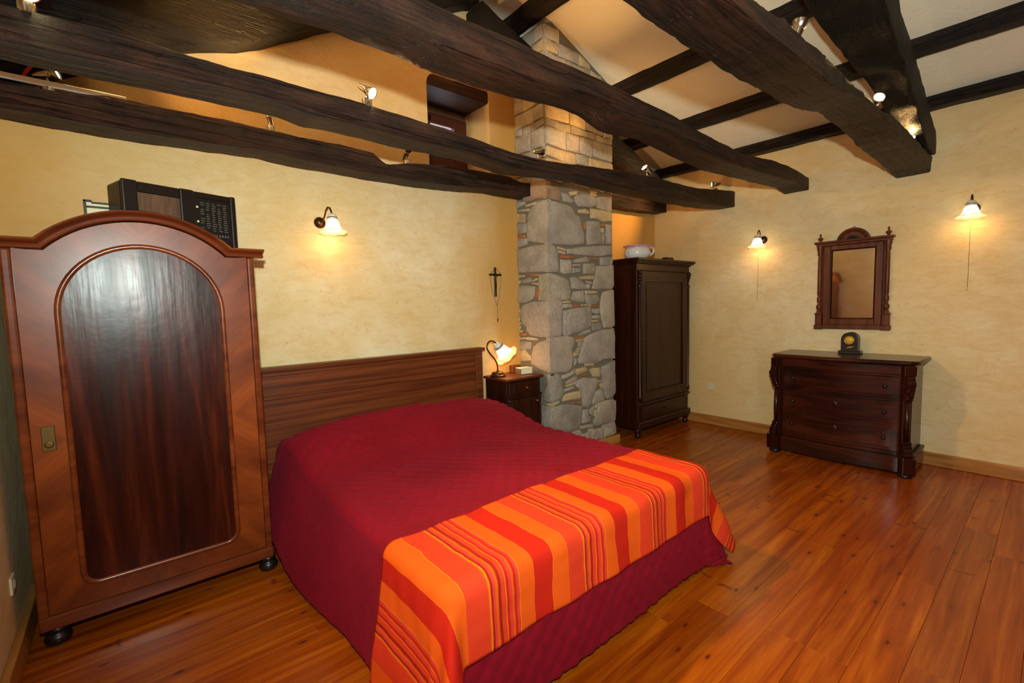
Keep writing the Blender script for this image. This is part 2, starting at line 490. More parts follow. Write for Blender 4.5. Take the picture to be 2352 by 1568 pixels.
def throw_mat():
    b = NB('striped_woven_cotton')
    tc = b.n('ShaderNodeTexCoord')
    sx = b.n('ShaderNodeSeparateXYZ', {0: tc.outputs['UV']})
    wob = b.noise(b.n('ShaderNodeMapping', {'Vector': tc.outputs['UV'], 'Scale': (2, 2, 2)}).outputs[0], 3.0, 3)
    u = b.math('MULTIPLY_ADD', b.math('SUBTRACT', wob, 0.5), 0.022, sx.outputs[0])
    # distance to the left of the first thin/coral border, one repeat = 0.488 m
    t = b.math('FRACT', b.math('DIVIDE', b.math('SUBTRACT', 2.356 + 0.488 * 3, u), 0.488))
    OR, CO, RE, PK, DK, YE = S((232, 86, 14)), S((222, 54, 30)), S((196, 12, 12)), S((222, 54, 48)), S((158, 6, 8)), S((240, 124, 18))
    seq = [(0, CO), (0.190, YE), (0.194, OR), (0.356, YE), (0.360, RE), (0.556, OR), (0.705, YE), (0.713, PK), (0.740, RE), (0.765, OR),
           (0.785, PK), (0.81, RE), (0.835, YE), (0.842, CO), (0.88, DK), (0.91, OR), (0.932, PK), (0.955, DK), (0.975, YE), (0.985, OR)]
    c = None
    r = b.n('ShaderNodeValToRGB', {'Fac': t})
    r.color_ramp.interpolation = 'CONSTANT'
    e = r.color_ramp.elements
    while len(e) < len(seq): e.new(0.5)
    for i, (p, col) in enumerate(seq):
        e[i].position = p; e[i].color = col
    c = r.outputs[0]
    wv = b.noise(b.n('ShaderNodeMapping', {'Vector': tc.outputs['UV'], 'Scale': (420, 160, 1)}).outputs[0], 1.0, 2)
    c = b.mix(b.math('MULTIPLY', wv, 0.12), c, S((250, 130, 40)))
    b.P(Base_Color=c, Roughness=0.85)
    b.b.inputs['Specular IOR Level'].default_value = 0.15
    b.bump(wv, 0.25, 0.002)
    return b.m
M['throw'] = throw_mat()

def veneer_mat(name, dark, light, kx=1.0, cx=0.1, cz=0.95, rough=0.26, coat=0.55):
    """book-matched diagonal veneer: grain mirrored about x=cx and z=cz."""
    b = NB(name)
    tc = b.n('ShaderNodeTexCoord')
    s = b.n('ShaderNodeSeparateXYZ', {0: tc.outputs['Object']})
    ax = b.math('ABSOLUTE', b.math('SUBTRACT', s.outputs[0], cx))
    az = b.math('ABSOLUTE', b.math('SUBTRACT', s.outputs[2], cz))
    p = b.math('ADD', b.math('MULTIPLY', az, 0.8), b.math('MULTIPLY', ax, -0.75 * kx))
    q = b.math('ADD', b.math('MULTIPLY', az, 0.6), b.math('MULTIPLY', ax, 0.8 * kx))
    v = b.n('ShaderNodeCombineXYZ', {0: b.math('MULTIPLY', p, 4.2), 1: b.math('MULTIPLY', q, 1.3), 2: 0.0}).outputs[0]
    n1 = b.noise(v, 1.0, 4, 0.55, 0.4)
    v2 = b.n('ShaderNodeCombineXYZ', {0: b.math('MULTIPLY', p, 60), 1: b.math('MULTIPLY', q, 5), 2: 0.0}).outputs[0]
    n2 = b.noise(v2, 1.0, 3)
    c = b.ramp(n1, [(0.3, dark), (0.72, light)])
    c = b.mix(b.math('MULTIPLY', b.ramp(n2, [(0.4, g(1)), (0.6, g(0))]), 0.15), c, dark)
    b.P(Base_Color=c, Roughness=rough)
    b.b.inputs['Coat Weight'].default_value = coat
    b.b.inputs['Coat Roughness'].default_value = 0.14
    b.b.inputs['Specular IOR Level'].default_value = 0.35
    b.bump(b.noise(b.coord(), 4, 4), 0.06, 0.01)
    return b.m
M['veneer'] = veneer_mat('feathered_mahogany_veneer', S((78, 25, 6)), S((162, 76, 18)), rough=0.34, coat=0.12)

def panel_mat():
    b = NB('plum_mahogany_panel')
    v = b.coord((9, 9, 0.8))
    n1 = b.noise(v, 1.0, 5, 0.6, 0.7)
    n2 = b.noise(b.coord((50, 50, 3)), 1.0, 4)
    c = b.ramp(n1, [(0.3, S((32, 6, 2))), (0.5, S((62, 18, 5))), (0.75, S((108, 42, 12)))])
    c = b.mix(b.math('MULTIPLY', b.ramp(n2, [(0.4, g(1)), (0.6, g(0))]), 0.35), c, S((30, 8, 4)))
    sm = b.noise(b.coord((14, 14, 1.6)), 1.0, 3)
    b.P(Base_Color=c, Roughness=b.math('MULTIPLY_ADD', sm, 0.16, 0.20))
    b.b.inputs['Specular IOR Level'].default_value = 0.24
    h = b.math('ADD', b.noise(b.coord((16, 16, 1.5)), 1.0, 3), b.math('MULTIPLY', b.noise(b.coord(), 9, 3), 0.6))
    b.bump(h, 0.12, 0.012)
    return b.m
M['panel'] = panel_mat()

def grille_mat():
    b = NB('woven_speaker_cloth')
    w = b.n('ShaderNodeTexWave', {'Vector': b.coord(), 'Scale': 44.0, 'Distortion': 1.0}, wave_type='BANDS', bands_direction='Z').outputs['Fac']
    w2 = b.noise(b.coord((60, 60, 6)), 1.0, 3)
    c = b.ramp(b.math('MULTIPLY_ADD', w2, 0.6, b.math('MULTIPLY', w, 0.5)), [(0.3, S((46, 26, 18))), (0.8, S((122, 86, 56)))])
    b.P(Base_Color=c, Roughness=0.8)
    return b.m
M['grille'] = grille_mat()

def pot_mat():
    b = NB('floral_porcelain')
    tc = b.n('ShaderNodeTexCoord')
    z = b.n('ShaderNodeSeparateXYZ', {0: tc.outputs['Object']}).outputs[2]
    c = b.ramp(b.math('MULTIPLY', b.math('SUBTRACT', z, 1.96), 5.0), [(0.62, S((226, 220, 212))), (0.82, S((200, 150, 160)))])
    nz = b.noise(b.coord(), 34, 3)
    reg = b.noise(b.coord(), 9, 2)
    f = b.math('MULTIPLY', b.ramp(nz, [(0.58, g(0)), (0.62, g(1))]), b.ramp(reg, [(0.5, g(0)), (0.56, g(1))]))
    c = b.mix(b.math('MULTIPLY', f, 0.7), c, S((170, 70, 80)))
    b.P(Base_Color=c, Roughness=0.15)
    return b.m
M['pot'] = pot_mat()

# ------------------------------------------------------------------ the room
XL, XR, YB, YF = -0.45, 5.40, 3.47, -4.6
RIDGE_X, RIDGE_Z = 2.45, 4.30
def roof_z(x):
    if x >= RIDGE_X: return 3.12 + 0.40 * (XR - x)
    return 2.98 + (RIDGE_Z - 2.98) / (RIDGE_X - XL) * (x - XL)
NX0, NX1, NZ0, NZ1, NY = 2.06, 2.71, 2.60, 3.46, 3.92       # window niche

def build_room():
    # back wall with the window niche cut through it
    bm = bmesh.new()
    outer = [(XL, -0.1), (XR, -0.1), (XR, roof_z(XR)), (RIDGE_X, RIDGE_Z), (XL, roof_z(XL))]
    hole = [(NX0, NZ0), (NX1, NZ0), (NX1, NZ1)] + arc(NX0 + 0.10, NZ1 - 0.10, 0.10, PI / 2, PI, 6)
    def loop(pts, y):
        v = [bm.verts.new((a, y, b)) for a, b in pts]
        return v, [bm.edges.new((v[i], v[(i + 1) % len(v)])) for i in range(len(v))]
    vo, eo = loop(outer, YB)
    vh, eh = loop(hole, YB)
    bmesh.ops.triangle_fill(bm, use_beauty=True, use_dissolve=False, edges=eo + eh)
    vb = [bm.verts.new((a, NY, b)) for a, b in hole]
    n = len(hole)
    for i in range(n):
        bm.faces.new((vh[i], vh[(i + 1) % n], vb[(i + 1) % n], vb[i]))
    w = obj('wall_back', bm, M['plaster'])
    tag(w, 'ochre plastered wall behind the bed with a high window niche', kind='structure')
    # window niche: oak lintel, rough strip of masonry above the window
    bx('lintel', NX0 - 0.03, NX1 + 0.02, YB + 0.012, NY - 0.02, 3.36, 3.455, M['lintel'], w, 0.012)
    bx('masonry_strip', NX0, NX1, NY - 0.07, NY, 3.295, 3.40, M['earth'], w, 0.01)
    # window
    t = bpy.data.objects.new('window_1', None); C.objects.link(t); t.location = (2.38, NY - 0.06, 2.62)
    tag(t, 'small red-brown wooden window in a deep wall niche above the beams', kind='structure')
    fx0, fx1, fz0, fz1 = NX0 + 0.005, NX1 - 0.005, NZ0 + 0.005, 3.30
    y0, y1 = NY - 0.09, NY - 0.03
    px0, px1, pz0, pz1 = 2.30, 2.56, 2.95, 3.205
    bx('window_stile', fx0, px0, y0, y1, fz0, fz1, M['shutter'], t, 0.004)
    bx('window_stile', px1, fx1, y0, y1, fz0, fz1, M['shutter'], t, 0.004)
    bx('window_rail', px0, px1, y0, y1, fz0, pz0, M['shutter'], t, 0.004)
    bx('window_rail', px0, px1, y0, y1, pz1, fz1, M['shutter'], t, 0.004)
    bx('window_pane', px0, px1, NY - 0.06, NY - 0.055, pz0, pz1, M['glass'], t, 0)
    bx('window_latch', 2.28, 2.30, y0 - 0.015, y0, 3.22, 3.27, M['darkmetal'], t, 0.002)

    def quad(name, pts, mat, label):
        bm = bmesh.new()
        bm.faces.new([bm.verts.new(p) for p in pts])
        return tag(obj(name, bm, mat), label, kind='structure')
    quad('wall_right', [(XR, YF, -0.1), (XR, YB, -0.1), (XR, YB, roof_z(XR)), (XR, YF, roof_z(XR))], M['plaster_right'], 'ochre plastered wall with the mirror and two wall lamps')
    wl = quad('wall_left', [(XL, YB, -0.1), (XL, YF, -0.1), (XL, YF, roof_z(XL)), (XL, YB, roof_z(XL))], M['plaster_left'], 'ochre plastered wall beside the arched wardrobe')
    quad('wall_front', [(XR, YF, -0.1), (XL, YF, -0.1), (XL, YF, roof_z(XL)), (RIDGE_X, YF, RIDGE_Z), (XR, YF, roof_z(XR))], M['earth'], 'rough stone-brown wall facing the bed')
    for (yy, zz, ry, rz) in ((1.98, 1.56, 0.17, 0.15), (2.02, 1.16, 0.22, 0.13)):     # field stones left bare in the left wall
        bm = bmesh.new()
        m = Matrix.Translation((XL, yy, zz)) @ Matrix.Diagonal((0.04, ry, rz, 1)) @ Matrix.Rotation(PI / 2, 4, 'Y')
        lathe(bm, [(1.0, -0.2), (0.95, 0.3), (0.7, 0.8), (0, 1.0)], m, 18)
        obj('stone', bm, M['stone_g'], wl, True)
    # unseen window added behind the viewer to carry the fill light
    t = bpy.data.objects.new('fill_window', None); C.objects.link(t); t.location = (XL, -1.7, 1.0)
    tag(t, 'added fill-light window, unseen in the left wall behind the viewer', kind='structure')
    for (ya, yb, za, zb) in ((-2.2, -2.15, 0.97, 2.13), (-1.25, -1.2, 0.97, 2.13), (-2.15, -1.25, 2.08, 2.13), (-2.15, -1.25, 0.97, 1.02), (-1.72, -1.68, 1.02, 2.08)):
        bx('fill_window_frame', XL, XL + 0.04, ya, yb, za, zb, M['shutter'], t, 0.004)
    bx('window_pane', XL + 0.005, XL + 0.015, -2.15, -1.25, 1.02, 2.08, M['fill_pane'], t, 0)
    bm = bmesh.new()
    y0, y1 = YF - 0.1, YB + 0.6
    P = [(XL - 0.1, roof_z(XL) - 0.045), (RIDGE_X, RIDGE_Z), (XR + 0.1, roof_z(XR) - 0.04)]
    a = [bm.verts.new((x, y0, z)) for x, z in P]; b = [bm.verts.new((x, y1, z)) for x, z in P]
    for i in (0, 1): bm.faces.new((a[i], a[i + 1], b[i + 1], b[i]))
    # outer skin keeps the roof solid
    c = [bm.verts.new((x, y0, z + 0.1)) for x, z in P]; d = [bm.verts.new((x, y1, z + 0.1)) for x, z in P]
    for i in (0, 1): bm.faces.new((c[i], d[i], d[i + 1], c[i + 1]))
    tag(obj('ceiling', bm, M['ceiling']), 'pale plastered sloping ceiling between dark purlins', kind='structure')

    # floor of pine boards running along x
    fb = bmesh.new()
    box(fb, XL - 0.05, XR + 0.05, YF - 0.05, YB + 0.6, -0.12, -0.02)
    fl_ = tag(obj('floor', fb, M['floor']), 'varnished pine board floor', kind='structure')
    wdt = 0.1535
    y = 0.655 - wdt * 13
    row = 0
    bx('plank_field', XL, XR, YF, y, -0.03, 0.0, M['floor'], fl_, 0)
    ends = {13: [2.165], 14: [3.157], 12: [2.164]}
    while y < YB:
        yb = min(y + wdt, YB)
        if row in ends: cuts = ends[row]
        else:
            c0 = random.uniform(0.6, 2.4)
            cuts = [c0, c0 + random.uniform(1.6, 2.6)]
        xs = [XL] + [c for c in cuts if XL + 0.3 < c < XR - 0.3] + [XR]
        for xa, xb in zip(xs, xs[1:]):
            bm = bmesh.new()
            box(bm, xa + 0.0003, xb - 0.0003, y + 0.0004, yb - 0.0004, -0.022, random.uniform(-0.0004, 0.0), 0.0009)
            obj('plank', bm, M['floor'], fl_)
        y += wdt
        row += 1

def skirting(name, x0, x1, y0, y1, mat, label, h=0.115):
    bm = bmesh.new()
    box(bm, x0, x1, y0, y1, 0.0, h, 0.008, None, 2)
    tag(obj(name, bm, mat), label, kind='structure')

build_room()
skirting('baseboard_right', XR - 0.022, XR, YF, YB, M['skirting'], 'honey-coloured pine skirting under the mirror wall')
skirting('baseboard_left', XL, XL + 0.03, YF, YB - 0.1, M['skirting'], 'pine skirting beside the arched wardrobe', 0.13)
skirting('trim_1', 3.02, 4.03, 3.015, 3.05, M['skirting_x'], 'pine skirting at the foot of the stone pillar', 0.088)

# ------------------------------------------------------------------ beams
def interp(tab, x):
    if x <= tab[0][0]: return tab[0][1]
    for (x0, z0), (x1, z1) in zip(tab, tab[1:]):
        if x <= x1:
            return z0 + (z1 - z0) * (x - x0) / max(x1 - x0, 1e-6)
    return tab[-1][1]

def beam(name, st, mat, axis='X', seed=0, amp=0.010, parent=None, cham=0.13):
    """st: stations (s, a0, a1, ztop, zbot); loft of a hewn section along the axis."""
    bm = bmesh.new()
    rings = []
    # unit section, counter-clockwise, with waney corners
    c = cham
    sec = [(-1, -1 + c), (-1, 0), (-1, 1 - c), (-1 + c * 0.4, 1 - c * 0.35), (-1 + c, 1), (0, 1), (1 - c, 1), (1 - c * 0.4, 1 - c * 0.35),
           (1, 1 - c), (1, 0), (1, -1 + c), (1 - c * 0.4, -1 + c * 0.35), (1 - c, -1), (0, -1), (-1 + c, -1), (-1 + c * 0.4, -1 + c * 0.35)]
    for (s, a0, a1, zt, zb) in st:
        ca, ha, cz, hz = (a0 + a1) / 2, (a1 - a0) / 2, (zt + zb) / 2, (zt - zb) / 2
        ring = []
        for (u, w) in sec:
            p = Vector((s, ca + u * ha, cz + w * hz)) if axis == 'X' else Vector((ca + u * ha, s, cz + w * hz))
            q = Vector((s * 2.2, u * 0.8 + seed * 9.1, w * 0.8))
            q2 = Vector((s * 9.0, u * 2.5 + seed, w * 2.5)); d1 = noise.noise(q) * amp * 0.6 + noise.noise(q2) * amp * 0.55 + noise.noise(q2 * 2.7) * amp * 0.3
            dirv = Vector((0, u, w)) if axis == 'X' else Vector((u, 0, w))
            ring.append(bm.verts.new(p + dirv.normalized() * d1))
        rings.append(ring)
    k = len(sec)
    for A, B in zip(rings, rings[1:]):
        for i in range(k):
            bm.faces.new((A[i], A[(i + 1) % k], B[(i + 1) % k], B[i]))
    bm.faces.new(rings[0][::-1]); bm.faces.new(rings[-1])
    return obj(name, bm, mat, parent, True, 50)

T1=[(-0.36,2.617),(-0.21,2.61),(-0.12,2.613),(0.03,2.643),(0.16,2.641),(0.53,2.644),(0.75,2.637),(1.0,2.629),(1.24,2.64),(1.47,2.625),(1.53,2.582),(1.57,2.559),(1.72,2.594),(1.82,2.612),(2.23,2.648),(2.74,2.656),(2.88,2.631)]
B1=[(-0.39,2.491),(-0.01,2.482),(0.32,2.487),(0.72,2.503),(0.9,2.491),(1.05,2.486),(1.32,2.48),(1.79,2.477),(2.19,2.491),(2.58,2.525),(2.94,2.517)]
T2=[(-0.25,2.601),(-0.11,2.607),(0.11,2.615),(0.3,2.601),(0.61,2.599),(1.05,2.595),(1.46,2.581),(1.62,2.575),(1.89,2.555),(2.09,2.541),(2.28,2.537),(2.6,2.552),(3.18,2.605),(3.77,2.635),(4.57,2.648),(5.35,2.729)]
B2=[(-0.11,2.479),(0.21,2.489),(0.67,2.493),(0.79,2.47),(0.97,2.477),(1.29,2.467),(1.77,2.475),(1.99,2.454),(2.12,2.435),(2.81,2.49),(3.4,2.48),(4.24,2.487),(4.94,2.514),(5.4,2.555)]
T3=[(1.04,2.742),(1.21,2.733),(1.49,2.75),(1.71,2.738),(2.12,2.742),(2.39,2.735),(2.86,2.724),(3.11,2.7),(3.69,2.684),(3.9,2.672),(4.5,2.722),(4.96,2.738),(5.4,2.717)]
B3=[(0.34,2.588),(0.7,2.6),(0.99,2.599),(1.11,2.583),(1.37,2.576),(1.61,2.591),(2.01,2.628),(2.18,2.625),(2.36,2.577),(2.5,2.581),(2.75,2.607),(3.0,2.591),(3.63,2.552),(4.25,2.577),(5.15,2.62),(5.4,2.59)]
T4=[(1.84,2.587),(1.98,2.599),(2.14,2.64),(2.23,2.626),(2.69,2.639),(3.07,2.639),(3.7,2.658),(4.46,2.696),(5.43,2.684)]
B4=[(1.38,2.528),(1.67,2.514),(2.1,2.518),(2.39,2.522),(2.71,2.538),(3.03,2.573),(3.32,2.624),(3.74,2.632),(4.15,2.588),(5.04,2.573),(5.4,2.55)]

def frange(a, b, st):
    n = max(2, int(round((b - a) / st)))
    return [a + (b - a) * i / n for i in range(n + 1)]
def stations(x0, x1, top, bot, yn, yf, wob=0.012, seed=0, step=0.03):
    out = []
    for x in frange(x0, x1, step):
        w = noise.noise(Vector((x * 0.9, seed * 3.7, 0))) * wob
        out.append((x, yn + w, yf + w, interp(top, x), interp(bot, x)))
    return out

BG = 'tie beams of the roof'
tag(beam('tie_beam', stations(XL, 3.06, T1, B1, 3.24, 3.45, 0.004, 1), M['beam_x'], seed=1), 'dark knobbly tie beam hugging the bed wall and ending at the stone pillar', 'beam', BG)
tag(beam('tie_beam', stations(XL, XR, T2, B2, 2.44, 2.64, 0.006, 2), M['beam_x'], seed=2, amp=0.007), 'dark tie beam with a long crack, second from the bed wall, carrying five spotlights', 'beam', BG)
tag(beam('tie_beam', stations(XL, XR, T3, B3, 1.70, 1.93, 0.006, 3), M['beam_x'], seed=3, amp=0.008), 'reddish dark tie beam without spotlights, crossing above the bed', 'beam', BG)
tag(beam('tie_beam', stations(XL, XR, T4, B4, 0.77, 1.01, 0.008, 4), M['beam_flaked'], seed=4, amp=0.013), 'thick gnarled tie beam with flaking bark, nearest to the viewer', 'beam', BG)
tag(beam('tie_beam', [(x, 3.31 - 0.01 * math.sin(x * 5), 3.46, 2.775 - 0.02 * (x - 4.0), 2.60 + 0.035 * ((x - 4.5) / 0.9) ** 2) for x in frange(3.9, XR, 0.06)], M['beam_x'], seed=5, amp=0.012), 'short stubby beam in the corner above the narrow wardrobe', 'beam', BG)

RG = 'principal rafters'
def rafter_left(x): return 2.838 + 0.488 * (x + 0.0)
tag(beam('principal_rafter', [(x, 3.30 + 0.01 * math.sin(x * 4), 3.465, rafter_left(x) + 0.36, rafter_left(x) + 0.02 * math.sin(x * 6)) for x in frange(XL, 2.5, 0.07)], M['rafter'], seed=6, amp=0.02), 'massive blackened rafter rising along the bed wall from the corner above the wardrobe', 'rafter', RG)
def rafter_right(x): return (x, 3.17, 3.42, 4.02 - 0.395 * (x - 2.45), max(3.80 - 0.385 * (x - 2.45), 2.79 - 0.02 * (x - 4.0)))
tag(beam('principal_rafter', [rafter_right(x) for x in frange(2.45, 2.985, 0.06)], M['rafter'], seed=7, amp=0.015), 'short stretch of blackened rafter running into the top of the stone pillar', 'rafter', RG)
tag(beam('principal_rafter', [rafter_right(x) for x in frange(3.985, XR, 0.06)], M['rafter'], seed=7, amp=0.015), 'blackened rafter descending from behind the stone pillar to the far corner', 'rafter', RG)
FAR = [(2.45, 1.14), (3.45, 1.10), (3.87, 1.03), (4.29, 0.96), (4.82, 0.90), (5.4, 0.88)]
tag(beam('principal_rafter', [(x, 0.75, interp(FAR, x), 2.88 + 0.347 * (XR - x), max(2.60 + 0.347 * (XR - x), interp(T4, x) + 0.012)) for x in frange(2.45, XR, 0.06)], M['rafter'], seed=8, amp=0.018), 'heavy blackened rafter coming down onto the nearest tie beam', 'rafter', RG)
tag(beam('principal_rafter', [(x, 0.75, 1.12, rafter_left(x) + 0.34, rafter_left(x) + 0.04) for x in frange(XL, 2.45, 0.08)], M['rafter'], seed=9, amp=0.018), 'heavy blackened rafter rising overhead from the wall beside the viewer', 'rafter', RG)

PG = 'roof purlins'
def purlin(x0, x1, th, label, seed, drop=0.0, y1=None):
    zt = roof_z((x0 + x1) / 2) + 0.03 - drop
    st = [(y, x0 + noise.noise(Vector((y, seed, 0))) * 0.012, x1 + noise.noise(Vector((y, seed + 5, 0))) * 0.012, zt, zt - th - 0.012 * noise.noise(Vector((y * 1.3, seed + 9, 0)))) for y in frange(YF, y1 or YB, 0.08)]
    tag(beam('roof_purlin', st, M['beam_y'], 'Y', seed, 0.008, cham=0.12), label, 'purlin', PG)
purlin(5.27, 5.40, 0.10, 'dark purlin at the foot of the roof along the mirror wall', 11, 0.02)
purlin(4.66, 4.81, 0.11, 'dark purlin next above the mirror wall', 12)
purlin(3.95, 4.10, 0.11, 'dark purlin halfway up the roof slope', 13)
purlin(2.87, 3.02, 0.12, 'dark purlin touching the top of the stone pillar', 14)
purlin(2.36, 2.54, 0.20, 'ridge purlin at the very top of the ceiling', 15)
purlin(0.85, 1.00, 0.11, 'dark purlin on the slope over the wardrobe side', 16)
purlin(-0.30, -0.16, 0.10, 'lowest dark purlin on the wardrobe side', 17)

# ------------------------------------------------------------------ stone pillar
XP, YP, XP1 = 3.02, 3.05, 3.97
def poly_stone(bm, pts, mapf, proud, rnd, inset=None):
    n = len(pts)
    cx = sum(p[0] for p in pts) / n; cz = sum(p[1] for p in pts) / n
    ex = 0.0055
    pts = [(p[0] if mapf.corner(p[0]) else p[0] + ex * (1 if p[0] > cx else -1) * min(1, abs(p[0] - cx) / 0.03), p[1] + ex * (1 if p[1] > cz else -1) * min(1, abs(p[1] - cz) / 0.03)) for p in pts]
    size = min(max(p[0] for p in pts) - min(p[0] for p in pts), max(p[1] for p in pts) - min(p[1] for p in pts))
    ins = min(0.012, size * 0.16)
    dense = []
    for i in range(n):
        a, b = pts[i], pts[(i + 1) % n]
        L = math.hypot(b[0] - a[0], b[1] - a[1])
        k = max(1, int(L / 0.07)) if size > 0.08 else 1
        for j in range(k):
            t = j / k
            w = 0 if (j == 0 or mapf.edge(a, b)) else rnd.uniform(-0.005, 0.005)
            dense.append((a[0] + (b[0] - a[0]) * t + w, a[1] + (b[1] - a[1]) * t + w))
    rings = []
    for dd, ii in ((-0.03, 0), (proud * 0.55, 0.0), (proud, 1.0), (proud * 1.25, 3.0)):
        ring = []
        for (a, b) in dense:
            v = Vector((cx - a, cz - b)); L = max(v.length, 1e-5)
            k = min(ins * ii / L, 0.6)
            if mapf.corner(a): kx = 0.0
            else: kx = k
            jit = rnd.uniform(-0.0025, 0.0025) if ii >= 1 else 0
            ring.append(bm.verts.new(mapf(a + v.x * kx, b + v.y * k, dd + jit)))
        rings.append(ring)
    m = len(dense)
    for A, B in zip(rings, rings[1:]):
        for i in range(m):
            bm.faces.new((A[i], A[(i + 1) % m], B[(i + 1) % m], B[i]))
    ctr = bm.verts.new(mapf(cx, cz, proud * 1.25 + min(size * 0.03, 0.008) + rnd.uniform(-0.002, 0.002)))
    for i in range(m):
        bm.faces.new((rings[-1][i], rings[-1][(i + 1) % m], ctr))

class FrontMap:
    def __init__(s, q, pr): s.q, s.pr = q, pr
    def __call__(s, a, b, d): return (a - (s.pr if s.q and abs(a - XP) < 1e-4 else 0), YP - d, b)
    def corner(s, a): return s.q and abs(a - XP) < 1e-4
    def edge(s, a, b): return s.q and abs(a[0] - XP) < 1e-4 and abs(b[0] - XP) < 1e-4
class LeftMap:
    def __init__(s, q, pr): s.q, s.pr = q, pr
    def __call__(s, a, b, d): return (XP - d, a - (s.pr if s.q and abs(a - YP) < 1e-4 else 0), b)
    def corner(s, a): return s.q and abs(a - YP) < 1e-4
    def edge(s, a, b): return s.q and abs(a[0] - YP) < 1e-4 and abs(b[0] - YP) < 1e-4

def build_pillar():
    rnd = random.Random(11)
    t = thing('stone_pillar', 'grey rubble-stone chimney pillar with brick slivers beside the bed', 'pillar', (3.5, 3.26, 0))
    bx('mortar_core', XP + 0.004, XP1 + 0.004, YP + 0.004, YB + 0.02, 0.0, 4.0, M['mortar'], t, 0.01)
    dec = lambda s: [tuple(int(v) / 1000 for v in q.split(',')) for q in s.split()]
    for tone, f, l in STONES:
        f, l = dec(f), dec(l)
        bm = bmesh.new()
        big = (len(f) + len(l)) > 6
        pr = rnd.uniform(0.012, 0.020) if big else rnd.uniform(0.006, 0.012)
        q = bool(f and l)
        if f: poly_stone(bm, f, FrontMap(q, pr), pr, rnd)
        if l: poly_stone(bm, l, LeftMap(q, pr), pr, rnd)
        if q: bmesh.ops.remove_doubles(bm, verts=bm.verts[:], dist=0.004)
        obj('stone', bm, M['stone_' + tone], t, True, 38)
    # coursed rubble above the second tie beam, and the foot hidden by bed and nightstand
    def courses(z0, z1, lo, hi, faces):
        z = z0
        while z < z1:
            h = rnd.uniform(lo, hi)
            for face in faces:
                a0, a1 = (XP, XP1) if face == 'F' else (YP + 0.01, YB)
                a = a0
                while a < a1 - 0.03:
                    w = rnd.uniform(0.10, 0.42)
                    if a1 - a - w < 0.08: w = a1 - a
                    e = min(a + w, a1)
                    zz0, zz1 = z + rnd.uniform(0.004, 0.016), z + h - rnd.uniform(0.004, 0.014)
                    tl = min(zz1, (roof_z(a) if face == 'F' else 4.02) - 0.03)
                    tr = min(zz1, (roof_z(e) if face == 'F' else 4.02) - 0.03)
                    if min(tl, tr) - zz0 > 0.035:
                        sk = rnd.uniform(-0.02, 0.02) if tr == zz1 else 0.0
                        ru = lambda: rnd.uniform(-.006, .006)
                        pts = [(a + 0.008, zz0 + sk + ru()), ((a + e) / 2, zz0 + ru()), (e - 0.012, zz0 - sk * 0.4 + ru()), (e - 0.008 + ru(), (zz0 + tr) / 2),
                               (e - 0.010, tr + ru()), ((a + e) / 2, (tl + tr) / 2 + ru()), (a + 0.010, tl + ru()), (a + 0.006, (zz0 + tl) / 2)]
                        bm = bmesh.new()
                        pr = rnd.uniform(0.010, 0.022)
                        poly_stone(bm, pts, FrontMap(False, pr) if face == 'F' else LeftMap(False, pr), pr, rnd)
                        obj('stone', bm, M['stone_' + rnd.choice('tppggk')], t, True, 38)
                    a = e
            z += h
    courses(2.62, 4.0, 0.07, 0.17, 'FL')
    courses(0.0, 0.30, 0.10, 0.15, 'L')
    courses(0.09, 0.20, 0.10, 0.12, 'F')
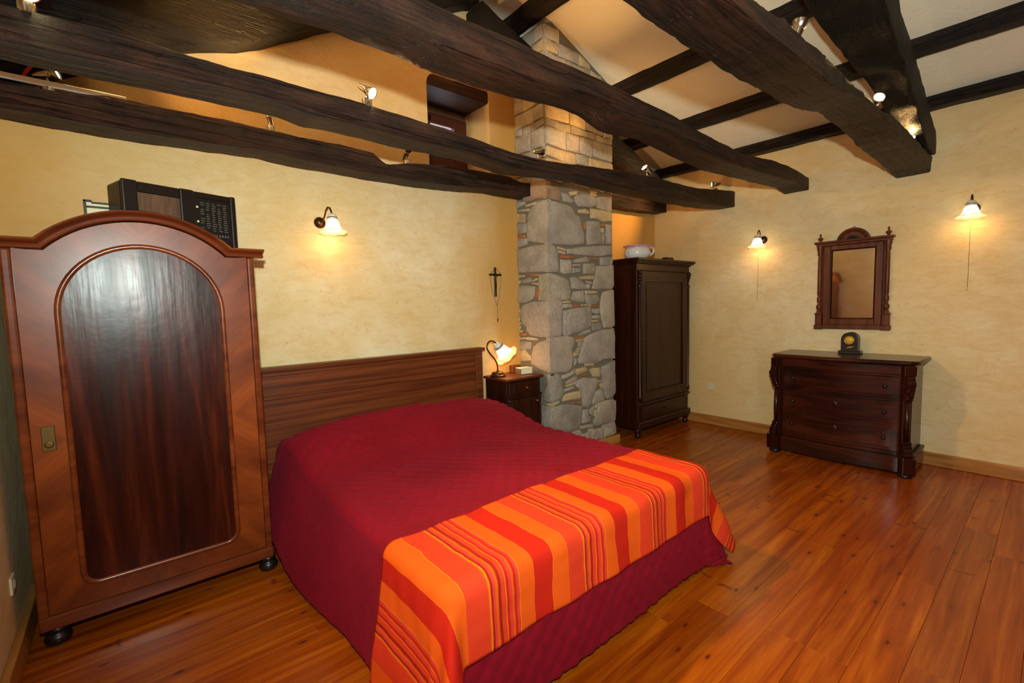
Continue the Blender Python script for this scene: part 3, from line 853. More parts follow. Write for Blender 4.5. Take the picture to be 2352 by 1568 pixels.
STONES=[
('g','3020,2439 3108,2441 3337,2413 3379,2354 3448,2332 3473,2259 3507,2191 3506,2097 3330,2071 3098,2064 3020,2057','3186,2445 3050,2449 3050,2445 3050,2062 3197,2093 3315,2119 3321,2212 3312,2337 3263,2402'),
('g','3020,2047 3081,2041 3137,2005 3140,1813 3020,1804','3470,2045 3283,2052 3050,2050 3050,1806 3239,1818 3459,1825 3470,1908'),
('n','3020,2564 3151,2579 3190,2513 3164,2465 3020,2466','3349,2668 3050,2608 3050,2476 3152,2485 3346,2491 3371,2536'),
('g','3207,2532 3281,2530 3365,2484 3338,2464 3238,2469',''),
('g','3391,2522 3488,2563 3642,2566 3707,2533 3697,2478 3585,2447 3442,2442 3390,2482',''),
('p','3717,2552 3947,2587 3945,2463 3910,2441 3725,2463 3707,2509',''),
('t','3315,2557 3418,2577 3418,2545 3331,2528',''),
('t','3625,2605 3718,2612 3698,2570 3633,2577',''),
('t','3441,2404 3530,2423 3593,2406 3593,2384 3449,2379',''),
('t','3621,2433 3772,2438 3890,2432 3950,2426 3944,2351 3790,2330 3714,2353 3620,2350',''),
('g','3555,2302 3732,2319 3750,2241 3767,2108 3569,2086 3552,2159 3562,2226',''),
('b','3514,2286 3536,2288 3543,2230 3522,2234',''),
('b','3770,2298 3848,2305 3838,2287 3779,2282',''),
('t','3779,2259 3823,2263 3822,2220 3783,2220',''),
('g','3858,2300 3943,2301 3940,2120 3865,2115',''),
('g','3788,2202 3832,2205 3825,2112 3796,2110',''),
('g','3269,2024 3416,2044 3633,2069 3940,2095 3944,2007 3765,1982 3521,1979 3277,1984',''),
('t','3145,2036 3244,2022 3260,2003 3153,2017',''),
('t','3161,2003 3247,1991 3234,1972 3168,1981',''),
('b','3176,1956 3361,1960 3361,1939 3184,1934',''),
('p','3183,1917 3317,1917 3324,1807 3213,1793 3181,1809',''),
('p','3361,1925 3539,1962 3580,1940 3575,1916 3369,1902',''),
('b','3603,1956 3735,1960 3726,1942 3612,1937',''),
('g','3760,1961 3933,1975 3963,1938 3942,1903 3763,1896',''),
('g','3351,1884 3456,1888 3456,1864 3359,1864',''),
('g','3350,1846 3465,1846 3446,1810 3349,1802',''),
('p','3501,1889 3649,1898 3686,1860 3657,1810 3509,1803',''),
('p','3705,1872 3968,1894 3975,1687 3939,1652 3635,1657 3665,1740',''),
('t','','3334,2449 3194,2452 3190,2437 3331,2431'),
('t','','3442,2421 3297,2411 3297,2391 3438,2404'),
('t','','3470,2390 3350,2366 3353,2297 3470,2317'),
('g','','3470,2293 3336,2277 3339,2203 3437,2198'),
('b','','3470,2184 3447,2176 3452,2158 3470,2163'),
('b','','3433,2183 3353,2170 3358,2147 3425,2156'),
('g','','3470,2147 3328,2132 3334,2087 3432,2074 3470,2076'),
('g','','3470,2510 3355,2487 3347,2463 3470,2444'),
('t','','3470,1795 3379,1793 3380,1777 3470,1774'),
('b','','3370,1802 3181,1789 3182,1773 3366,1785'),
('g','','3426,1739 3301,1761 3284,1749 3302,1720 3382,1716'),
('t','','3289,1728 3207,1753 3199,1739 3251,1725'),
('t','','3272,1719 3188,1706 3188,1690 3264,1702'),
('t','','3470,1731 3444,1743 3440,1725 3470,1707'),
('g','','3470,1677 3374,1689 3235,1671 3238,1596 3282,1556 3371,1529 3470,1532'),
('b','','3215,1652 3193,1657 3195,1600 3213,1563 3230,1578'),
('p','3020,1781 3114,1773 3220,1744 3279,1716 3302,1635 3309,1553 3249,1542 3150,1552 3020,1545','3165,1775 3050,1783 3050,1545 3180,1548 3173,1656'),
('k','3020,1536 3109,1543 3178,1531 3184,1456 3181,1335 3166,1220 3141,1207 3020,1204','3436,1464 3380,1505 3300,1522 3050,1536 3050,1203 3190,1204 3293,1215 3353,1249 3352,1291 3414,1326 3448,1392'),
('t','','3470,1459 3445,1464 3446,1434 3470,1435'),
('t','','3470,1380 3457,1386 3463,1356 3470,1349'),
('t','','3470,1325 3450,1332 3455,1313 3470,1307'),
('t','','3470,1288 3451,1295 3461,1271 3470,1273'),
('t','','3470,1251 3434,1256 3435,1237 3470,1233'),
('b','','3470,1221 3372,1228 3377,1208 3470,1203'),
('t','','3470,1178 3387,1188 3387,1172 3470,1164'),
('t','','3373,1186 3329,1193 3216,1185 3217,1164 3365,1166'),
('g','','3470,1141 3304,1141 3310,1084 3470,1066'),
('t','','3470,1043 3387,1061 3352,1021 3317,1012 3310,970 3470,952'),
('k','3020,1193 3141,1193 3241,1195 3335,1174 3352,1120 3315,1063 3322,973 3294,886 3233,854 3020,877','3262,1092 3192,1143 3050,1183 3050,873 3199,902 3302,935 3291,1013'),
('g','3309,1751 3383,1758 3471,1719 3524,1677 3515,1653 3329,1655 3321,1711',''),
('t','3436,1765 3647,1782 3656,1749 3462,1742',''),
('g','3543,1694 3589,1695 3593,1654 3533,1653',''),
('t','3534,1725 3627,1712 3617,1699 3552,1712',''),
('p','3327,1564 3354,1617 3496,1629 3499,1527 3422,1525 3326,1544',''),
('t','3523,1629 3701,1626 3701,1603 3532,1598',''),
('g','3522,1586 3700,1587 3733,1549 3689,1500 3548,1508 3522,1551',''),
('p','3798,1611 3959,1636 3972,1463 3975,1269 3933,1252 3812,1255 3774,1342 3751,1468 3767,1542',''),
('t','3186,1530 3300,1534 3300,1514 3190,1513',''),
('p','3194,1502 3299,1506 3321,1488 3307,1471 3197,1470',''),
('b','3325,1488 3457,1490 3448,1474 3324,1469',''),
('t','3462,1496 3595,1496 3594,1480 3461,1481',''),
('b','3604,1490 3737,1488 3737,1473 3603,1472',''),
('g','3200,1433 3324,1453 3421,1462 3594,1468 3602,1385 3595,1287 3544,1259 3416,1235 3250,1200 3203,1212 3202,1334',''),
('g','3631,1446 3741,1449 3741,1412 3687,1398 3631,1415',''),
('p','3621,1379 3735,1381 3735,1348 3620,1352',''),
('t','3601,1337 3735,1338 3729,1314 3610,1316',''),
('g','3619,1298 3744,1299 3773,1266 3743,1243 3627,1236',''),
('g','3589,1189 3752,1223 3964,1231 3983,1139 3976,1009 3980,918 3787,929 3688,901 3418,921 3410,964 3467,1081 3514,1163',''),
('b','3370,1181 3514,1181 3496,1165 3379,1167',''),
('t','3379,1154 3477,1159 3486,1145 3387,1134',''),
('p','3405,1125 3468,1135 3458,1088 3413,1085',''),
('t','3390,1069 3439,1074 3435,1053 3394,1055',''),
('t','3368,1051 3425,1048 3412,1028 3376,1033',''),
('t','3350,1029 3403,1025 3402,1001 3340,992',''),
('g','3348,976 3388,972 3383,937 3347,904',''),
('g','3406,1200 3470,1226 3580,1245 3599,1219 3533,1204 3433,1192',''),
('t','3509,910 3640,900 3640,872 3508,882',''),
('g','3776,844 3866,866 3970,889 3978,730 3985,610 3975,546 3923,507 3841,506 3801,558 3783,689 3760,788',''),
('t','3372,862 3499,870 3531,845 3526,827 3389,808 3363,827',''),
('t','3563,835 3630,846 3736,835 3730,753 3628,765 3610,792',''),
('b','3429,798 3470,811 3558,792 3539,780 3443,786',''),
('p','3165,826 3275,837 3346,865 3350,834 3318,814 3197,792 3168,799',''),
('p','3222,760 3362,796 3384,776 3370,750 3239,738',''),
('t','3221,724 3361,742 3365,722 3230,712',''),
('g','3229,693 3325,704 3342,678 3203,667',''),
('t','3193,621 3245,637 3403,639 3443,609 3443,572 3402,566 3184,575 3167,589',''),
('g','3397,750 3460,766 3666,738 3695,706 3664,628 3615,572 3585,488 3528,459 3464,488 3451,546 3448,608 3404,663 3360,694',''),
('g','3664,603 3742,617 3781,560 3780,490 3701,486 3614,483 3605,523',''),
('t','3714,710 3773,711 3773,692 3724,691',''),
('t','3723,671 3773,677 3782,618 3747,629',''),
('g','3020,849 3091,852 3140,823 3163,755 3182,670 3177,635 3126,601 3059,588 3020,601','3050,821 3050,848 3050,599 3133,588 3117,719'),
('t','3020,572 3117,588 3125,565 3059,552 3020,558','3142,570 3050,569 3050,555 3050,552'),
('g','3020,546 3191,541 3268,523 3445,482 3433,326 3368,264 3271,265 3101,292 3020,323','3160,537 3050,543 3050,317 3183,324'),
('b','3304,544 3365,541 3356,529 3303,531',''),
('b','3392,534 3442,529 3441,506 3387,521',''),
('g','3472,444 3528,441 3536,383 3583,362 3563,302 3451,317 3453,397',''),
('g','3565,428 3632,461 3641,435 3611,363 3560,398',''),
('t','3651,452 3689,477 3695,458 3661,430',''),
('t','3649,415 3665,399 3653,350 3630,359',''),
('p','3710,481 3922,481 3985,452 3985,330 3971,247 3776,250 3648,248 3620,305 3674,372',''),
('p','3423,285 3610,275 3619,247 3580,242 3422,257',''),
('p','3542,230 3618,228 3618,203 3551,202',''),
('p','3306,249 3395,253 3431,227 3430,193 3313,201',''),
('p','3467,189 3618,184 3675,159 3656,138 3560,151',''),
('g','3776,231 3961,236 3985,177 3985,103 3876,119 3794,149 3765,194',''),
('t','3675,127 3755,176 3794,129 3855,104 3794,90 3714,93','')]
build_pillar()

# ------------------------------------------------------------------ arched wardrobe
def arch_outline(x0, x1, zs, sx0, sx1, ztop, n=24, both=True):
    """shoulder - arch - shoulder line from left to right."""
    hw = (sx1 - sx0) / 2; rise = ztop - zs; r = (hw * hw + rise * rise) / (2 * rise); cz = ztop - r
    a = math.asin(hw / r)
    pts = [(x0, zs)] + [((sx0 + sx1) / 2 + r * math.sin(-a + 2 * a * i / n), cz + r * math.cos(-a + 2 * a * i / n)) for i in range(n + 1)] + [(x1, zs)]
    return pts

def build_wardrobe():
    t = thing('wardrobe', 'tall red-brown mahogany wardrobe with arched top and arched door panel', 'wardrobe', (0.1, 3.14, 0))
    x0, x1, yf, yb = -0.375, 0.572, 2.90, 3.40
    bm = bmesh.new()
    top = arch_outline(x0, x1, 1.79, -0.248, 0.447, 1.945)
    box(bm, x0, x1, yf, yb, 0.085, 1.79, 0.004)
    obj('body', bm, M['mahogany'], t)
    bm = bmesh.new()
    prism(bm, [(x0 + 0.033, 1.797), (x1 - 0.029, 1.797)] + top[::-1][1:-1], yf + 0.002, yf + 0.03)
    obj('pediment', bm, M['veneer'], t)
    # stiles with a half-round edge
    for (a, b) in ((x0 - 0.004, x0 + 0.032), (x1 - 0.028, x1 + 0.006)):
        bm = bmesh.new()
        box(bm, a, b, yf - 0.016, yf + 0.02, 0.10, 1.80, 0.010, None, 3)
        obj('stile', bm, M['mahogany_x'], t)
    # door: veneer board, arched panel, bead
    bm = bmesh.new()
    prism(bm, [(x0 + 0.034, 0.155), (x1 - 0.030, 0.155), (x1 - 0.030, 1.80)] + top[::-1][1:-1] + [(x0 + 0.034, 1.80)], yf - 0.012, yf + 0.005)
    d = obj('door', bm, M['veneer'], t)
    pc, pr, zc = 0.097, 0.303, 1.515
    def panel_path(off, n=28):
        r = pr + off; rb = 0.05 + off
        zb = 0.262 - off
        pts = [(pc + r * math.cos(PI * i / n), zc + r * math.sin(PI * i / n)) for i in range(n + 1)]
        pts += [(pc - r + rb - rb * math.cos(PI / 2 * i / 6), zb + rb - rb * math.sin(PI / 2 * i / 6)) for i in range(7)]
        pts += [(pc + r - rb + rb * math.sin(PI / 2 * i / 6), zb + rb - rb * math.cos(PI / 2 * i / 6)) for i in range(7)]
        return pts
    bm = bmesh.new(); prism(bm, panel_path(0.0)[::-1], yf - 0.020, yf - 0.010)
    obj('door_panel', bm, M['panel'], d)
    bm = bmesh.new()
    sweep(bm, panel_path(0.010), [(0.014, 0.011), (0.012, 0.018), (0.006, 0.026), (-0.002, 0.029), (-0.009, 0.026), (-0.013, 0.019), (-0.014, 0.011)], Matrix.Translation((0, yf, 0)), True)
    obj('panel_bead', bm, M['mahogany_x'], d, True)
    e = bx('lock_plate', -0.309, -0.264, yf - 0.016, yf - 0.010, 0.905, 1.018, M['plate'], d, 0.002)
    bm = bmesh.new()
    m = Matrix.Translation((-0.286, yf - 0.016, 0.935)) @ Matrix.Rotation(PI / 2, 4, 'X')
    lathe(bm, [(0.016, 0), (0.016, 0.002), (0.010, 0.003), (0, 0.002)], m, 16)
    obj('keyhole_rosette', bm, M['plate'], d, True)
    # cornice following the arch
    path = arch_outline(-0.43, 0.625, 1.80, -0.25, 0.450, 1.952)
    prof = [(0.0, -0.04), (0.0, 0.004), (0.002, 0.013), (0.006, 0.018), (0.011, 0.017), (0.014, 0.010), (0.016, 0.008), (0.020, 0.011), (0.024, 0.019), (0.027, 0.031), (0.029, 0.038), (0.031, 0.047), (0.036, 0.054), (0.041, 0.053), (0.045, 0.045), (0.046, -0.04)]
    bm = bmesh.new(); sweep(bm, path, prof, Matrix.Translation((0, yf - 0.004, 0)))
    obj('cornice', bm, M['mahogany_x'], t, True, 40)
    for (xa, xb) in ((0.572, 0.625), (-0.43, -0.375)):
        bx('side_cornice', xa, xb, yf + 0.03, yb, 1.802, 1.843, M['mahogany_x'], t, 0.006)
    bx('base_rail', x0 - 0.006, x1 + 0.010, yf - 0.018, yf + 0.03, 0.085, 0.150, M['mahogany_x'], t, 0.008)
    for (fx, fy) in ((x0 + 0.05, yf + 0.03), (x1 - 0.015, yf + 0.03), (x0 + 0.05, yb - 0.05), (x1 - 0.045, yb - 0.05)):
        bm = bmesh.new()
        lathe(bm, [(0, 0), (0.028, 0), (0.044, 0.012), (0.050, 0.032), (0.042, 0.052), (0.030, 0.058), (0.036, 0.066), (0.040, 0.086), (0, 0.086)], Matrix.Translation((fx, fy, 0)), 20)
        obj('foot', bm, M['ebony'], t, True)
build_wardrobe()

def build_radio():
    t = thing('radio', 'old dark bakelite valve radio with grille and station dial on the arched wardrobe', 'radio', (0.3, 3.2, 1.80))
    m = Matrix.Translation((0.043, 3.035, 1.791)) @ Matrix.Rotation(math.radians(17.5), 4, 'Z')
    W, D_, Hh = 0.545, 0.20, 0.392
    bm = bmesh.new(); box(bm, 0, W, 0.012, D_, 0, Hh, 0.018, m, 3)
    obj('case', bm, M['bakelite'], t)
    fr = bmesh.new()
    def bar(a, b, c, d): box(fr, a, b, -0.004, 0.02, c, d, 0.005, m)
    parts = [(0.0, 0.065, 0.0, Hh), (0.255, 0.325, 0.0, Hh), (0.515, W, 0.0, Hh)]
    for (a, b, c, d) in parts:
        bm = bmesh.new(); box(bm, a, b, -0.004, 0.02, c, d, 0.007, m, 2); obj('front_pillar', bm, M['bakelite'], t)
    fr.free()
    for (a, b, c, d) in ((0.065, 0.255, 0.335, Hh - 0.004), (0.325, 0.515, 0.355, Hh - 0.004), (0.065, 0.255, 0.0, 0.06), (0.325, 0.515, 0.0, 0.12)):
        bm = bmesh.new(); box(bm, a, b, -0.001, 0.02, c, d, 0.004, m); obj('front_rail', bm, M['bakelite'], t)
    bm = bmesh.new(); box(bm, 0.063, 0.257, 0.006, 0.014, 0.05, 0.34, 0, m); obj('speaker_grille', bm, M['grille'], t)
    bm = bmesh.new(); box(bm, 0.323, 0.517, 0.004, 0.014, 0.11, 0.36, 0, m); dl = obj('dial', bm, M['ebony'], t)
    rnd = random.Random(5)
    ink = solid('faded_dial_print', S((92, 90, 80)), 0.6, var=0.2)
    for k in range(5):                       # columns of faded, illegible station names
        bm = bmesh.new()
        for r_ in range(13):
            if rnd.random() < 0.12: continue
            z = 0.33 - r_ * 0.0125
            xa = 0.352 + k * 0.030
            box(bm, xa + rnd.uniform(0, 0.004), xa + rnd.uniform(0.014, 0.024), 0.0032, 0.0040, z, z + 0.0045, 0, m)
        o = obj('station_column', bm, ink, dl); o['kind'] = 'stuff'
    bm = bmesh.new()
    for k in range(9):
        xa = 0.37 + k * 0.015
        box(bm, xa, xa + rnd.uniform(0.004, 0.011), 0.0032, 0.0040, 0.148, 0.160, 0, m)
    o = obj('scale_print', bm, ink, dl); o['kind'] = 'stuff'
    for (xx, zz) in ((0.338, 0.305), (0.338, 0.225)):
        bm = bmesh.new(); lathe(bm, [(0.006, 0), (0.006, 0.004), (0, 0.005)], m @ Matrix.Translation((xx, 0.004, zz)) @ Matrix.Rotation(PI / 2, 4, 'X'), 12)
        obj('dial_lamp', bm, M['plastic'], dl, True)
    for xx in (0.16, 0.37, 0.47):
        bm = bmesh.new(); lathe(bm, [(0.018, 0), (0.018, 0.018), (0.014, 0.022), (0, 0.022)], m @ Matrix.Translation((xx, 0.0, 0.06)) @ Matrix.Rotation(PI / 2, 4, 'X'), 16)
        obj('knob', bm, M['bakelite'], t, True)
build_radio()

def build_frame():
    t = thing('photo_frame', 'thin dark frame with a white sheet leaning behind the radio', 'frame', (-0.03, 3.30, 1.80))
    y = 3.27
    def s(z): return z
    bx('frame_bar', -0.112, -0.100, y, y + 0.012, 1.795, 2.100, M['darkmetal'], t, 0.001)
    bx('frame_bar', 0.09, 0.10, y, y + 0.012, 1.795, 2.09, M['darkmetal'], t, 0.001)
    bx('frame_bar', -0.100, 0.09, y, y + 0.012, 2.062, 2.073, M['darkmetal'], t, 0.001)
    bx('frame_bar', -0.080, 0.09, y, y + 0.012, 2.084, 2.094, M['darkmetal'], t, 0.001)
    bx('frame_bar', -0.112, -0.078, y, y + 0.012, 2.093, 2.103, M['darkmetal'], t, 0.001)
    bx('frame_sheet', -0.100, 0.09, y + 0.004, y + 0.008, 1.80, 2.090, M['paper'], t, 0)
build_frame()

# ------------------------------------------------------------------ bed
def build_bed():
    t = thing('bed', 'double bed with a panelled cherry-wood headboard', 'bed', (1.6, 2.3, 0))
    x0, x1, yb = 0.60, 2.475, 3.44
    bx('headboard_cap', x0 - 0.015, x1 + 0.018, yb - 0.10, yb, 1.100, 1.132, M['cherry'], t, 0.010, None, 2)
    for (a, b) in ((x0, x0 + 0.075), (x1 - 0.075, x1)):
        bm = bmesh.new(); box(bm, a, b, yb - 0.075, yb - 0.02, 0.0, 1.100, 0.004); obj('headboard_post', bm, M['cherry'], t)
    for (za, zb) in ((1.070, 1.100), (0.915, 0.962), (0.15, 0.22)):
        bx('headboard_rail', x0 + 0.075, x1 - 0.075, yb - 0.070, yb - 0.03, za, zb, M['cherry'], t, 0.004)
    for (za, zb) in ((0.955, 1.075), (0.21, 0.92)):
        bx('headboard_panel', x0 + 0.07, x1 - 0.07, yb - 0.055, yb - 0.035, za, zb, M['cherry'], t, 0)
    bx('side_rail', 0.82, 0.85, 1.36, 3.37, 0.20, 0.34, M['cherry'], t, 0.004)
    bx('side_rail', 2.35, 2.38, 1.36, 3.37, 0.20, 0.34, M['cherry'], t, 0.004)
    bx('mattress', 0.84, 2.36, 1.34, 3.36, 0.34, 0.53, M['paper'], t, 0.04, None, 3)
    for (a, b) in ((0.84, 1.36), (2.32, 1.36)):
        bx('leg', a, a + 0.05, b, b + 0.05, 0.0, 0.20, M['cherry'], t, 0.004)
build_bed()

BX0, BX1, BYF, BR = 0.80, 2.40, 1.30, 0.06
def smooth(a, b, x):
    t = min(max((x - a) / (b - a), 0), 1)
    return t * t * (3 - 2 * t)
HUMP = [(0.60, 0.03), (0.72, 0.08), (0.86, 0.125), (1.10, 0.165), (1.31, 0.180), (1.70, 0.185), (1.86, 0.165), (2.2, 0.155), (2.39, 0.12), (2.55, 0.03)]
def bed_top(x, y):
    h = interp(HUMP, x) * smooth(2.45, 3.15, y)
    h *= 1 - 0.35 * smooth(3.2, 3.34, y)
    return 0.566 + h + 0.006 * noise.noise(Vector((x * 2.1, y * 2.1, 0.3)))

def drape(u, v, corner=0.45, dmix=1.0, peak=(0.95, 0.45, 0.30), fl=(0.17, 0.03, 0.10), lift=0.0, floor=0.012, seed=0.0, hang=1.0):
    """a flat sheet point (u,v) laid over the bed: (x,y,z)."""
    left = u < BX0
    a = BX0 - u if left else max(u - BX1, 0.0)
    b = max(BYF - v, 0.0)
    cu, cv = min(max(u, BX0), BX1), max(v, BYF)
    zt = bed_top(cu, cv) + lift
    if a == 0 and b == 0: return Vector((u, v, zt))
    hyp, mx = math.hypot(a, b), max(a, b)
    d = mx + (hyp - mx) * dmix
    phi = math.atan2(b, a)
    f_side = (fl[0] + 0.16 * smooth(1.75, 2.8, v) * hang) if left else fl[2]
    pk = peak[0] if left else peak[1]
    f = f_side * math.cos(phi) ** 2 + fl[1] * math.sin(phi) ** 2
    if 0 < phi < PI / 2: f += corner * math.exp(-((phi - pk) / peak[2]) ** 2) * min(1, 4 * phi) * min(1, 4 * (PI / 2 - phi))
    # soft waves in the hanging cloth
    w = noise.noise(Vector((u * 1.7, v * 1.7, 3.1 + seed)))
    f += 0.05 * w * min(d / 0.3, 1)
    L = BR * PI / 2
    if d < L:
        out, drop = BR * math.sin(d / BR), BR * (1 - math.cos(d / BR))
    else:
        e = d - L
        out, drop = BR + e * f, BR + e * math.sqrt(max(1 - f * f, 0.05))
    zmin = floor
    if zt - drop < zmin:
        ex = drop - (zt - zmin)
        drop = zt - zmin - 0.0
        out += ex * 0.5
    out += lift
    sx = -1 if left else 1
    return Vector((cu + sx * out * math.cos(phi), cv - out * math.sin(phi), zt - drop))

def sheet(name, us, vs_, mat, fn, disp=None, thick=0.0):
    bm = bmesh.new()
    uvl = bm.loops.layers.uv.new('UVMap')
    grid = [[bm.verts.new(fn(u, v)) for u in us] for v in vs_]
    bm.normal_update()
    uvs = {}
    for j, v in enumerate(vs_):
        for i, u in enumerate(us): uvs[grid[j][i]] = (u, v)
    for j in range(len(vs_) - 1):
        for i in range(len(us) - 1):
            bm.faces.new((grid[j][i], grid[j][i + 1], grid[j + 1][i + 1], grid[j + 1][i]))
    bm.normal_update()
    if disp:
        for vert in bm.verts:
            u, v = uvs[vert]
            vert.co += vert.normal * disp(u, v)
    for f in bm.faces:
        for l in f.loops: l[uvl].uv = uvs[l.vert]
        f.smooth = True
    me = bpy.data.meshes.new(name)
    bm.to_mesh(me); bm.free()
    o = link(name, me, mat)
    if thick:
        md = o.modifiers.new('thick', 'SOLIDIFY'); md.thickness = thick; md.offset = -1
    return o

def quilting(u, v):
    c = 0.098
    wu = 0.010 * noise.noise(Vector((u * 4, v * 4, 7)))
    p, q = (u + wu + v * 0.92) / c, (u - wu - v * 0.92) / c
    h = (abs(math.sin(PI * p)) * abs(math.sin(PI * q))) ** 0.4
    soft = 0.35 + 0.65 * smooth(BX0 - 0.12, BX0 + 0.1, u)
    if BYF - 0.27 < v < 1.67: soft *= 0.2
    wr = noise.noise(Vector((u * 9, v * 9, 1))) + 0.6 * noise.noise(Vector((u * 24, v * 10, 4)))
    return h * 0.0155 * soft + 0.0035 * wr * (0.4 if BYF - 0.27 < v < 1.67 else 1)

def nf(a, b, step): return frange(a, b, step)
q = sheet('bedspread', nf(BX0 - 0.585, BX1 + 0.56, 0.0135), nf(BYF - 0.575, 3.355, 0.0135), M['quilt'],
          lambda u, v: drape(u, v, 0.26, 1.0, (0.9, 0.36, 0.26), (0.13, 0.02, 0.08)), quilting, 0.006)
tag(q, 'crimson diamond-quilted bedspread hanging down to the floor', 'bedspread')
th = sheet('throw_blanket', nf(BX0 - 0.60, BX1 + 0.54, 0.014), nf(BYF - 0.305, 1.685, 0.013), M['throw'],
           lambda u, v: drape(u, v + 0.010 * math.sin(u * 5.0) * (1 if v > 1.5 else 0) , 0.36, 1.0, (0.95, 0.36, 0.26), (0.18, 0.035, 0.10), 0.016, 0.02, 5.0, 0.5),
           lambda u, v: 0.004 * noise.noise(Vector((u * 6, v * 3, 2))) + 0.003 * noise.noise(Vector((u * 9, v * 16, 6))) + 0.003 * math.sin(u * 21 + 3 * noise.noise(Vector((u * 2, v * 2, 0)))), 0.004)
tag(th, 'orange and red striped woven throw across the foot of the bed', 'blanket')

# ------------------------------------------------------------------ nightstand and what is on it
def build_nightstand():
    t = thing('nightstand', 'dark walnut nightstand with a drawer and a door between bed and stone pillar', 'nightstand', (2.76, 3.28, 0))
    x0, x1, yf, yb = 2.555, 2.955, 3.13, 3.44
    bx('top', x0 - 0.022, x1 + 0.025, yf - 0.035, yb + 0.01, 0.834, 0.857, M['walnut_mirror'], t, 0.008, None, 2)
    bx('body', x0, x1, yf, yb, 0.07, 0.834, M['walnut'], t, 0.004)
    d = bx('drawer', x0 + 0.012, x1 - 0.012, yf - 0.022, yf + 0.002, 0.690, 0.822, M['walnut'], t, 0.006)
    bx('drawer_panel', x0 + 0.06, x1 - 0.06, yf - 0.027, yf - 0.018, 0.715, 0.80, M['walnut'], d, 0.004)
    bx('moulding', x0 - 0.006, x1 + 0.006, yf - 0.028, yf + 0.01, 0.672, 0.690, M['walnut'], t, 0.005)
    dd = bx('door', x0 + 0.045, x1 - 0.045, yf - 0.012, yf + 0.002, 0.14, 0.666, M['walnut'], t, 0.004)
    for (a, b, c, e) in ((x0 + 0.045, x0 + 0.095, 0.14, 0.666), (x1 - 0.095, x1 - 0.045, 0.14, 0.666), (x0 + 0.095, x1 - 0.095, 0.60, 0.666), (x0 + 0.095, x1 - 0.095, 0.14, 0.21)):
        bx('door_rail', a, b, yf - 0.020, yf - 0.010, c, e, M['walnut'], dd, 0.003)
    def knob(x, z, y, par):
        bm = bmesh.new()
        lathe(bm, [(0.008, 0), (0.006, 0.008), (0.011, 0.014), (0.012, 0.020), (0.006, 0.026), (0, 0.027)], Matrix.Translation((x, y, z)) @ Matrix.Rotation(PI / 2, 4, 'X'), 14)
        obj('knob', bm, M['brass'], par, True)
    knob(2.757, 0.760, yf - 0.026, d)
    knob(x1 - 0.066, 0.622, yf - 0.018, dd)
    for xx in (x0 + 0.020, x1 - 0.020):
        bm = bmesh.new()
        lathe(bm, [(0, 0.10), (0.018, 0.10), (0.020, 0.13), (0.013, 0.15), (0.015, 0.30), (0.017, 0.45), (0.013, 0.60), (0.019, 0.62), (0.012, 0.635), (0.020, 0.65), (0.020, 0.668), (0, 0.668)], Matrix.Translation((xx, yf - 0.012, 0)), 16)
        obj('turned_column', bm, M['walnut'], t, True)
    bx('plinth', x0 - 0.01, x1 + 0.01, yf - 0.03, yb, 0.05, 0.105, M['walnut'], t, 0.006)
    for xx in (x0 + 0.03, x1 - 0.03):
        for yy in (yf + 0.01, yb - 0.04):
            bm = bmesh.new(); lathe(bm, [(0, 0), (0.020, 0), (0.028, 0.02), (0.022, 0.05), (0, 0.05)], Matrix.Translation((xx, yy, 0)), 14)
            obj('foot', bm, M['walnut'], t, True)
build_nightstand()

def frill(amp, n, r0):
    def f(r, z, a):
        k = max(0, (r - r0) / 0.05)
        return r + amp * 0.35 * k * math.cos(n * a), z + amp * k * math.cos(n * a)
    return f

def shade_parts(m, par, s=1.0):
    """frilled tulip shade opening along -z of m, ceramic collar at the origin."""
    bm = bmesh.new(); lathe(bm, [(0.012 * s, 0.014 * s), (0.026 * s, 0.010 * s), (0.033 * s, -0.006 * s), (0.036 * s, -0.030 * s), (0.030 * s, -0.032 * s)], m, 20)
    col = obj('ceramic_collar', bm, M['ceramic'], par, True)
    bm = bmesh.new(); lathe(bm, [(0.0345 * s, -0.012 * s), (0.0365 * s, -0.015 * s), (0.0355 * s, -0.018 * s)], m, 20)
    obj('collar_line', bm, M['bronze'], col, True)
    bm = bmesh.new(); lathe(bm, [(0.032 * s, -0.028 * s), (0.042 * s, -0.045 * s), (0.047 * s, -0.065 * s), (0.052 * s, -0.082 * s), (0.062 * s, -0.098 * s)], m, 28)
    sh = obj('glass_shade', bm, M['shade_glow'], par, True)
    bm = bmesh.new(); lathe(bm, [(0.062 * s, -0.098 * s), (0.078 * s, -0.110 * s), (0.094 * s, -0.116 * s), (0.096 * s, -0.118 * s), (0.080 * s, -0.113 * s)], m, 48, fn=frill(0.006 * s, 8, 0.062 * s))
    obj('shade_rim', bm, M['shade_rim'], sh, True)
    bm = bmesh.new(); lathe(bm, [(0, -0.03 * s), (0.018 * s, -0.04 * s), (0.028 * s, -0.075 * s), (0.024 * s, -0.100 * s), (0, -0.112 * s)], m, 16)
    obj('bulb', bm, M['bulb'], par, True)

def lamp_light(name, loc, w, r=0.04):
    l = bpy.data.lights.new(name, 'POINT'); l.energy = w; l.color = WARM; l.shadow_soft_size = r
    o = bpy.data.objects.new(name, l); C.objects.link(o); o.location = loc
    return o

